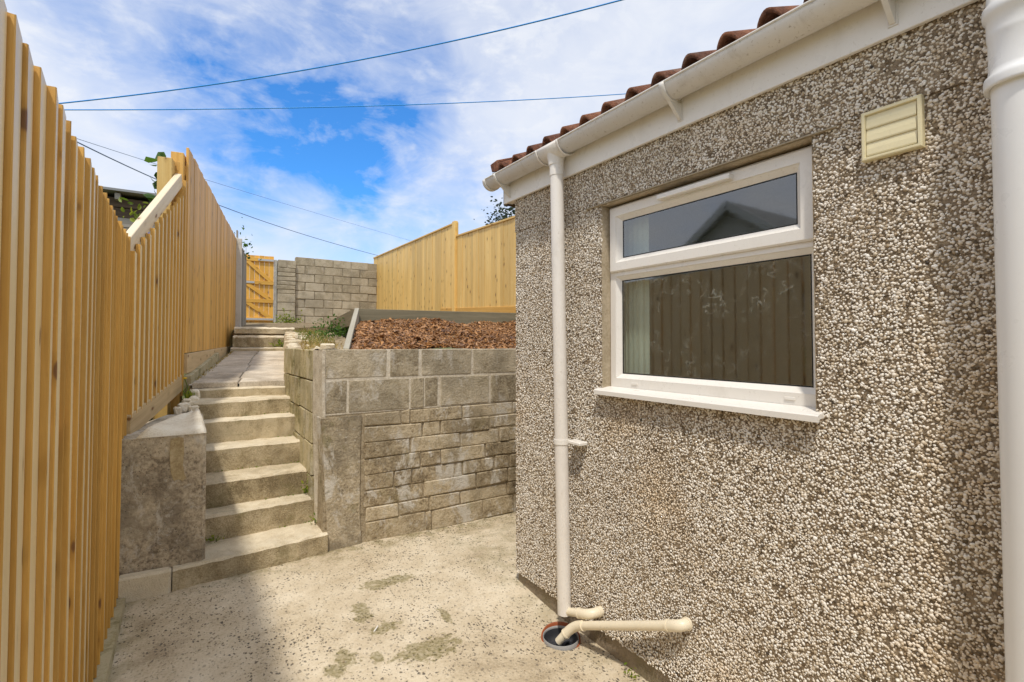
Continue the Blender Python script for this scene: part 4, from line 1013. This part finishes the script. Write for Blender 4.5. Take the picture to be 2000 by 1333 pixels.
# ------------------------------------------------------------------ path of flagstones
PA = thing('path', None, None, (.6, 6.4, 1.1)); PA['kind'] = 'structure'; PA['label'] = 'path of grey flagstones above the steps'
ysr = [4.86, 5.14, 5.62, 6.2, 6.8, 7.4, 7.92]
def edge_l(y): return .035 + (y - 4.9) * .162
def edge_r(y): return .755 + (y - 4.9) * .150
def zp(y): return 1.052 + (y - 4.86) * .070
sub = MB(); sub.add([(edge_l(y) - .03 if s_ == 0 else edge_r(y) + .05, y, zp(y) - .018) for y in (4.92, 7.95) for s_ in (0, 1)], [(0, 1, 3, 2)]); sub.build('mortar_bed', M['mortar'], PA, recalc=False)
for a, b in zip(ysr[:-1], ysr[1:]):
    cm = .46 + random.uniform(-.02, .02)
    for l_, r_ in ((0, cm), (cm, 1)):
        def X(y, t_): return edge_l(y) * (1 - t_) + edge_r(y) * t_
        g0 = .007; sk = .055 if a < 4.9 else 0
        p = [(X(a, l_) + g0, a + g0 + sk * (1 - l_)), (X(a, r_) - g0, a + g0 + sk * (1 - r_)), (X(b, r_) - g0, b - g0), (X(b, l_) + g0, b - g0)]
        t_ = random.uniform(-.004, .004)
        mb = MB(); vs = [(x, y, zp(y) - .045) for x, y in p] + [(x, y, zp(y) - .006 + t_) for x, y in p] + [(x + (.006 if k in (0, 3) else -.006), y + (.006 if k < 2 else -.006), zp(y) + t_) for k, (x, y) in enumerate(p)]
        mb.add(vs, [(3, 2, 1, 0), (8, 9, 10, 11)] + [(k + o_, (k + 1) % 4 + o_, 4 + (k + 1) % 4 + o_, 4 + k + o_) for o_ in (0, 4) for k in range(4)])
        mb.build('flagstone', M['flag'], PA)
US = thing('upper_steps', 'two rough stone slab steps at the far end of the flagstone path', 'steps', (.95, 8.1, 1.25))
def tilt(o, dz_):
    for v_ in o.data.vertices:
        pass
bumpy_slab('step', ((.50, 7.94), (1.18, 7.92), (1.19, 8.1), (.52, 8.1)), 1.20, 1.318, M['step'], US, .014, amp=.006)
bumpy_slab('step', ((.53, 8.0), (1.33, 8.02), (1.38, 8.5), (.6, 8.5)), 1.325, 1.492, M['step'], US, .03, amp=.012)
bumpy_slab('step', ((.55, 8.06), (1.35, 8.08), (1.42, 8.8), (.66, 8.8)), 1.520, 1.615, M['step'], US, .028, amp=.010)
MB().box((.56, 8.12, 1.48), (1.2, 8.7, 1.53)).build('packing', M['mortar_brown'], US)

# weedy strip between path and bed, with its edge of rough stones
def bx(y): return .955 + max(0, y - 3.72) * .3345 if y < 5.2 else 1.45 + (y - 5.2) * .161
def HS(x, y): return 1.335 + .20 * sstep(y, 4.2, 8.4) + .016 * math.sin(x * 19 + y * 7) * math.sin(y * 9 - x * 5) + .02 * (x - edge_r(y))
sy_ = list(np.linspace(3.70, 8.75, 60)); q = MB(); nx = 12
vs = []
for y in sy_:
    xl_ = .79 if y < 4.9 else edge_r(y) + .10
    for i in range(nx):
        x = xl_ + (bx(y) - xl_) * i / (nx - 1); vs.append((x, y, HS(x, y)))
q.add(vs, [(j * nx + i, j * nx + i + 1, (j + 1) * nx + i + 1, (j + 1) * nx + i) for j in range(len(sy_) - 1) for i in range(nx - 1)], True)
tag(q.build('planting_strip', M['soil'], None, recalc=False), 'weedy strip of soil between the path and the bark bed', None, None, 'structure')
SE = thing('stone_edging', 'rough broken stones edging the right side of the flagstone path', 'edging', (1.0, 6.4, 1.1))
y_ = 4.92
while y_ < 7.9:
    l_ = random.uniform(.14, .34); xm = edge_r(y_ + l_ / 2) + .075
    for zz in ((zp(y_) - .05, 1.20 + .12 * sstep(y_, 4.9, 8)), (1.205 + .12 * sstep(y_, 4.9, 8), 1.335 + .19 * sstep(y_, 4.2, 8.4) + random.uniform(-.01, .03))):
        w_ = random.uniform(.05, .085)
        MB().box((xm - w_, y_, zz[0]), (xm + w_, y_ + l_ - .012, zz[1]), .018, .013).build('stone', M['step'], SE)
    y_ += l_
for i in range(16):
    y_ = random.uniform(3.75, 7.6); x_0 = random.uniform(edge_r(y_) + .1, edge_r(y_) + .26) if y_ > 4.9 else random.uniform(.82, .92); s_ = random.uniform(.025, .05); z0 = HS(x_0, y_)
    MB().box((x_0 - s_, y_ - s_ * .8, z0 - .02), (x_0 + s_, y_ + s_ * .8, z0 + random.uniform(.01, .035)), .012, .01).build('stone', M['step'], SE)
def strip(n_, y0, y1, a, b):
    y_ = RNG.uniform(y0, y1, n_); x_ = np.array([edge_r(t_) for t_ in y_]) + RNG.uniform(a, b, n_)
    return np.array([(x, y, HS(x, y)) for x, y in zip(x_, y_)])
tag(blades('grass', np.concatenate([strip(420, 5.6, 8.3, .12, .5), strip(90, 4.6, 5.8, .16, .4)]), .085, M['grass']), 'scrappy green grass between the path and the bark bed', None, None, 'stuff')
tag(blades('dry_grass', strip(420, 4.0, 5.6, .12, .42), .07, M['dry'], lean=1.0), 'yellow dry grass behind the corner of the block wall', None, None, 'stuff')
tag(blades('path_edge_grass', np.array([(edge_l(y) - .0 + random.uniform(-.02, .03), y, zp(y) - .01) for y in RNG.uniform(5.1, 7.95, 330)]), .03, M['dry'], lean=1.0), 'thin dry grass growing along the fence side of the path', None, None, 'stuff')

def weed(name, label, c, r_, n_, size, mat, cat='weed', parent=None, group=None, h=.1):
    t_ = thing(name, label, cat, c, group)
    p = np.array(c) + RNG.normal(size=(n_, 3)) * np.array(r_) * .5; p[:, 2] = c[2] + np.abs(RNG.normal(size=n_)) * r_[2]
    leaves('leaves', p, size, mat, t_, c, up=1.0)
    MB().tube([c, (c[0], c[1], c[2] + r_[2])], [.004, .002], 6).build('stem', M['leaf'], t_)
    return t_
weed('weed', 'bright green weed at the foot of the far block wall beside the gate', (1.95, 12.7, 1.78), (.30, .12, .12), 240, .06, M['leaf_y'])
weed('weed', 'low green weed under the overhang of the upper stone step', (1.16, 7.97, 1.33), (.16, .03, .05), 60, .04, M['leaf_y'])
weed('weed', 'leafy green weed against the side of the dark terrace edging', (1.53, 6.3, 1.46), (.24, .42, .10), 300, .042, M['leaf'])
weed('weed', 'small green weed in the corner where the third step meets the block wall', (.735, 3.86, .30), (.03, .04, .05), 40, .022, M['leaf_y'])
weed('weed', 'tiny weed at the right end of the bottom steps', (.765, 3.70, .13), (.04, .03, .03), 26, .02, M['leaf_y'])
weed('weed', 'green weed tuft on the second step near the stub wall', (.17, 3.70, .13), (.06, .03, .02), 30, .02, M['leaf_y'])
weed('weed', 'little green weed growing from the plinth right of the drain', (1.63, 1.55, -.05), (.02, .05, .02), 26, .016, M['leaf_y'])
mp = []
for i in range(1, 6):
    for _ in range(26 if i == 3 else 9):
        u = random.random() ** (.8 if i == 3 else .35); mp.append((.12 + .62 * u, yl[i] * (1 - u) + yr[i] * u - random.uniform(.0, .014), zt[i - 1] + .002))
tag(leaves('moss', np.array(mp), .016, M['leaf_y'], None, (0, 0, 0), up=.8), 'moss and tiny weeds in the joints of the concrete steps', None, None, 'stuff')
DN = thing('dandelion', 'green dandelion with yellow flower where the fence panels meet', 'weed', (.02, 4.76, .93))
blades('leaves', np.array([(.02 + random.uniform(-.02, .02), 4.76 + random.uniform(-.03, .03), .93) for _ in range(26)]), .13, M['leaf_y'], DN, (.02, 4.76, .93), .55, .007)
MB().tube([(.02, 4.76, .93), (.0, 4.78, 1.05), (-.015, 4.8, 1.10)], .003, 6).build('stem', M['leaf_y'], DN)
q = MB().lathe([(.0005, 0), (.012, .004), (.017, .012), (.006, .016), (.0005, .017)], (-.015, 4.8, 1.098), 10); q.build('flower', M['petal'], DN)
lp = MB()
for x_0, y_, s_, z0 in ((-.02, 4.55, .03, .90), (.03, 4.62, .035, .90), (.05, 4.72, .03, .93), (.0, 4.68, .04, .92), (.06, 4.80, .03, .98), (-.05, 4.47, .025, .88), (.045, 4.55, .028, .88)):
    lp.box((x_0 - s_, y_ - s_, z0 - .05), (x_0 + s_, y_ + s_, z0 + .03), .014, .010)
lp = lp.build('loose_stones', M['cap'], None); tag(lp, 'loose pale stones behind the white cap of the stub wall', None, None, 'stuff')

# crumbs and bits on the yard floor
n_ = 420
cx_ = RNG.uniform(-.2, 1.6, n_); cy_ = 1.4 + 2.0 * RNG.uniform(0, 1, n_)
edge_ = RNG.uniform(size=n_) < .45; cy_ = np.where(edge_, 3.48 - np.abs(RNG.normal(0, .05, n_)), cy_); cx_ = np.where(edge_, RNG.uniform(1.05, 2.3, n_), cx_)
s_ = RNG.lognormal(0, .4, n_) * .0032
V = iv[None] * s_[:, None, None] * np.array([1, 1, .6]) * RNG.uniform(.7, 1.2, (n_, 12, 1)) + np.stack([cx_, cy_, np.array([HP(a, b) for a, b in zip(cx_, cy_)]) + s_ * .4], 1)[:, None, :]
gr = fast_mesh('grit', V.reshape(-1, 3), (np.arange(n_)[:, None, None] * 12 + it[None]).reshape(-1, 3), M['soil'], None); tag(gr, 'grit and crumbs lying on the concrete yard', None, None, 'stuff')
tag(MB().tube([(.77, 2.395, .006), (.80, 2.43, .006)], .004, 8).build('cigarette_end', M['upvc'], None), 'small white cigarette end lying on the mossy concrete', 'litter')

# ------------------------------------------------------------------ behind the left fence
SH = thing('shed', 'dark weathered timber shed behind the left fence', 'shed', (-1.2, 7.6, 1.2))
for i in range(16):
    z = 1.3 + i * .11
    if 2.52 < z < 2.62: continue
    bar('board', (-2.1, 7.0 + random.uniform(-.008, .008), z), (-.16, 7.0 + random.uniform(-.008, .008), z), .105, .02, M['old_wood'] if i in (11, 12, 13) else M['shed_wood'], SH, (0, 1, 0))
MB().box((-2.08, 7.03, 1.2), (-.18, 8.6, 3.0)).build('body', M['shed_wood'], SH)
MB().prism([(-2.3, 6.86), (-.12, 6.86), (-.12, 8.8), (-2.3, 8.8)], 3.05, 3.075).build('roof', M['felt'], SH)
for x in (-.67, -.36, -1.2): bar('rafter_end', (x, 6.9, 3.0), (x, 7.2, 3.0), .07, .05, M['old_wood'], SH)
tag(MB().lathe([(.001, 0), (.05, .01), (.055, .08), (.045, .1), (.001, .1)], (-.37, 6.9, 2.52), 14).build('blue_tub', M['blue'], None), 'small blue plastic tub under the shed boards', 'tub')

def shrub(label, c, r_, n_, size, mat, name='shrub', cat='shrub', trunk=True, group=None):
    t_ = thing(name, label, cat, c, group)
    nc = 14; cc = RNG.normal(size=(nc, 3)); cc /= np.linalg.norm(cc, axis=1)[:, None]; cc *= RNG.uniform(.25, .85, (nc, 1)); cc = np.array(c) + np.array([0, 0, r_[2]]) + cc * np.array(r_)
    p = cc[RNG.integers(0, nc, n_)] + RNG.normal(size=(n_, 3)) * np.array(r_) * .22
    p = p[p[:, 2] > c[2]]
    cr = leaves('crown', p, size, mat, t_, c)
    if trunk:
        mb = MB().tube([c, (c[0] + .02, c[1], c[2] + r_[2])], [.03, .012], 7)
        for q in cc[:7]: mb.tube([(c[0] + .01, c[1], c[2] + r_[2] * .5), tuple(q)], [.012, .004], 5)
        mb.build('trunk', M['bark'], t_)
    return t_
shrub('yellow green shrub glimpsed through the gap between fence boards', (-.95, 2.6, .3), (.4, .7, .5), 1300, .09, M['leaf_y'], group='shrubs behind the left fence')
shrub('green bushy shrub close behind the second fence panel', (-1.0, 4.1, .9), (.35, .5, .3), 600, .09, M['leaf'], group='shrubs behind the left fence')
weed('plant', 'yellow green leafy shoots in front of the dark shed', (-.46, 6.6, 2.68), (.14, .1, .10), 30, .07, M['leaf_y'], 'plant')
weed('plant', 'green leaves showing at the top of the low fence dip', (-.40, 5.9, 2.25), (.2, .2, .12), 40, .07, M['leaf_y'], 'plant')
# climber behind the post
CL = thing('climbing_plant', 'climber with big rounded green leaves beside the fence post', 'plant', (-.27, 5.15, 1.2))
MB().tube([(-.27, 5.15, 1.2), (-.25, 5.16, 2.2), (-.225, 5.15, 2.7), (-.20, 5.15, 2.95)], [.008, .006, .004, .003], 6).build('stem', M['leaf'], CL)
leaves('leaves', [(-.215 + random.uniform(-.05, .05), 5.12 + random.uniform(-.05, .05), z) for z in np.linspace(2.35, 2.96, 34)], .085, M['leaf'], CL, (-.27, 5.15, 1.2), up=.4, asp=.95)
weed('plant', 'wispy shoots above the grey fence next to the gate', (.90, 10.6, 2.95), (.2, .2, .28), 40, .07, M['leaf'], 'plant')
# tree peeping over the fence beside the house
TR = thing('tree', 'dark leafy tree showing above the fence beside the house corner', 'tree', (13.4, 20.5, 1.5))
MB().tube([(13.4, 20.5, 1.5), (13.45, 20.5, 4.5), (13.3, 20.4, 7.0)], [.22, .15, .05], 9).build('trunk', M['bark'], TR)
p = np.concatenate([np.array((13.9, 20.5, 7.3)) + RNG.normal(size=(900, 3)) * (.75, .75, .45), np.array((12.9, 20.3, 7.6)) + RNG.normal(size=(160, 3)) * (.42, .4, .28), np.array((13.2, 20.3, 7.2)) + RNG.normal(size=(220, 3)) * (.5, .4, .4)])
leaves('crown', p, .16, M['leaf_d'], TR, (13.4, 20.5, 1.5))
# neighbour's gable, seen in the upper pane
NH = thing('neighbour_house', 'grey gabled house across the fence mirrored in the upper window pane', 'house', (-11, 8.0, 0))
q = MB(); gx_, yc, zr_, hw, ze = -9.0, 8.0, 5.15, 3.3, 2.75
q.prism([(gx_, yc - hw), (gx_, yc + hw), (gx_ - 7, yc + hw), (gx_ - 7, yc - hw)], 0, ze)
q.add([(gx_, yc - hw, ze), (gx_, yc + hw, ze), (gx_, yc, zr_), (gx_ - 7, yc - hw, ze), (gx_ - 7, yc + hw, ze), (gx_ - 7, yc, zr_)], [(0, 1, 2), (3, 5, 4)])
q.build('wall', M['neighbour'], NH)
q = MB()
for sg in (-1, 1):
    q.add([(gx_ + .3, yc + sg * (hw + .3), ze - .14), (gx_ + .3, yc, zr_ + .06), (gx_ - 7.3, yc, zr_ + .06), (gx_ - 7.3, yc + sg * (hw + .3), ze - .14), (gx_ + .3, yc + sg * (hw + .3), ze - .26), (gx_ + .3, yc, zr_ - .06), (gx_ - 7.3, yc, zr_ - .06), (gx_ - 7.3, yc + sg * (hw + .3), ze - .26)],
          [(0, 1, 2, 3), (4, 5, 6, 7), (0, 1, 5, 4), (3, 2, 6, 7), (0, 3, 7, 4)])
q.build('roof', M['slate'], NH, recalc=False)
for sg in (-1, 1): bar('bargeboard', (gx_ + .32, yc + sg * (hw + .3), ze - .25), (gx_ + .32, yc, zr_ - .05), .2, .03, M['barge'], NH)

# ------------------------------------------------------------------ overhead cables
def cable(label, a, b, c, r_, mat):
    a, b, c = Vector(a), Vector(b), Vector(c); pts = []
    for i in range(-6, 31):
        t_ = i / 24.0
        # parabola through the three points at t = 0, tm, 1
        tm = (b - a).xy.length / ((b - a).xy.length + (c - b).xy.length)
        l0 = (t_ - tm) * (t_ - 1) / (tm); l1 = t_ * (t_ - 1) / (tm * (tm - 1)); l2 = t_ * (t_ - tm) / (1 - tm)
        pts.append(a * l0 + b * l1 + c * l2)
    o = MB().tube(pts, r_, 6).build('overhead_cable', mat, None); tag(o, label, 'cable', 'cables crossing the sky'); return o
cable('thick blue overhead cable rising steeply across the sky', (-2.008, 13.0, 6.18), (2.672, 9.5, 6.815), (6.18, 6.0, 7.288), .0135, M['cable'])
cable('blue overhead cable running almost level across the sky', (-2.468, 16.0, 7.093), (3.948, 14.0, 8.061), (12.089, 12.0, 9.798), .0135, M['cable'])
cable('thin dark wire sloping down behind the fences to the far right', (-1.522, 11.0, 4.741), (.704, 16.0, 5.205), (7.828, 24.0, 5.638), .011, M['cable_dark'])
cable('faintest thin wire sloping down just above the dark one', (-1.8, 13.0, 5.442), (.826, 19.0, 6.636), (11.771, 30.0, 7.872), .006, M['cable_dark'])
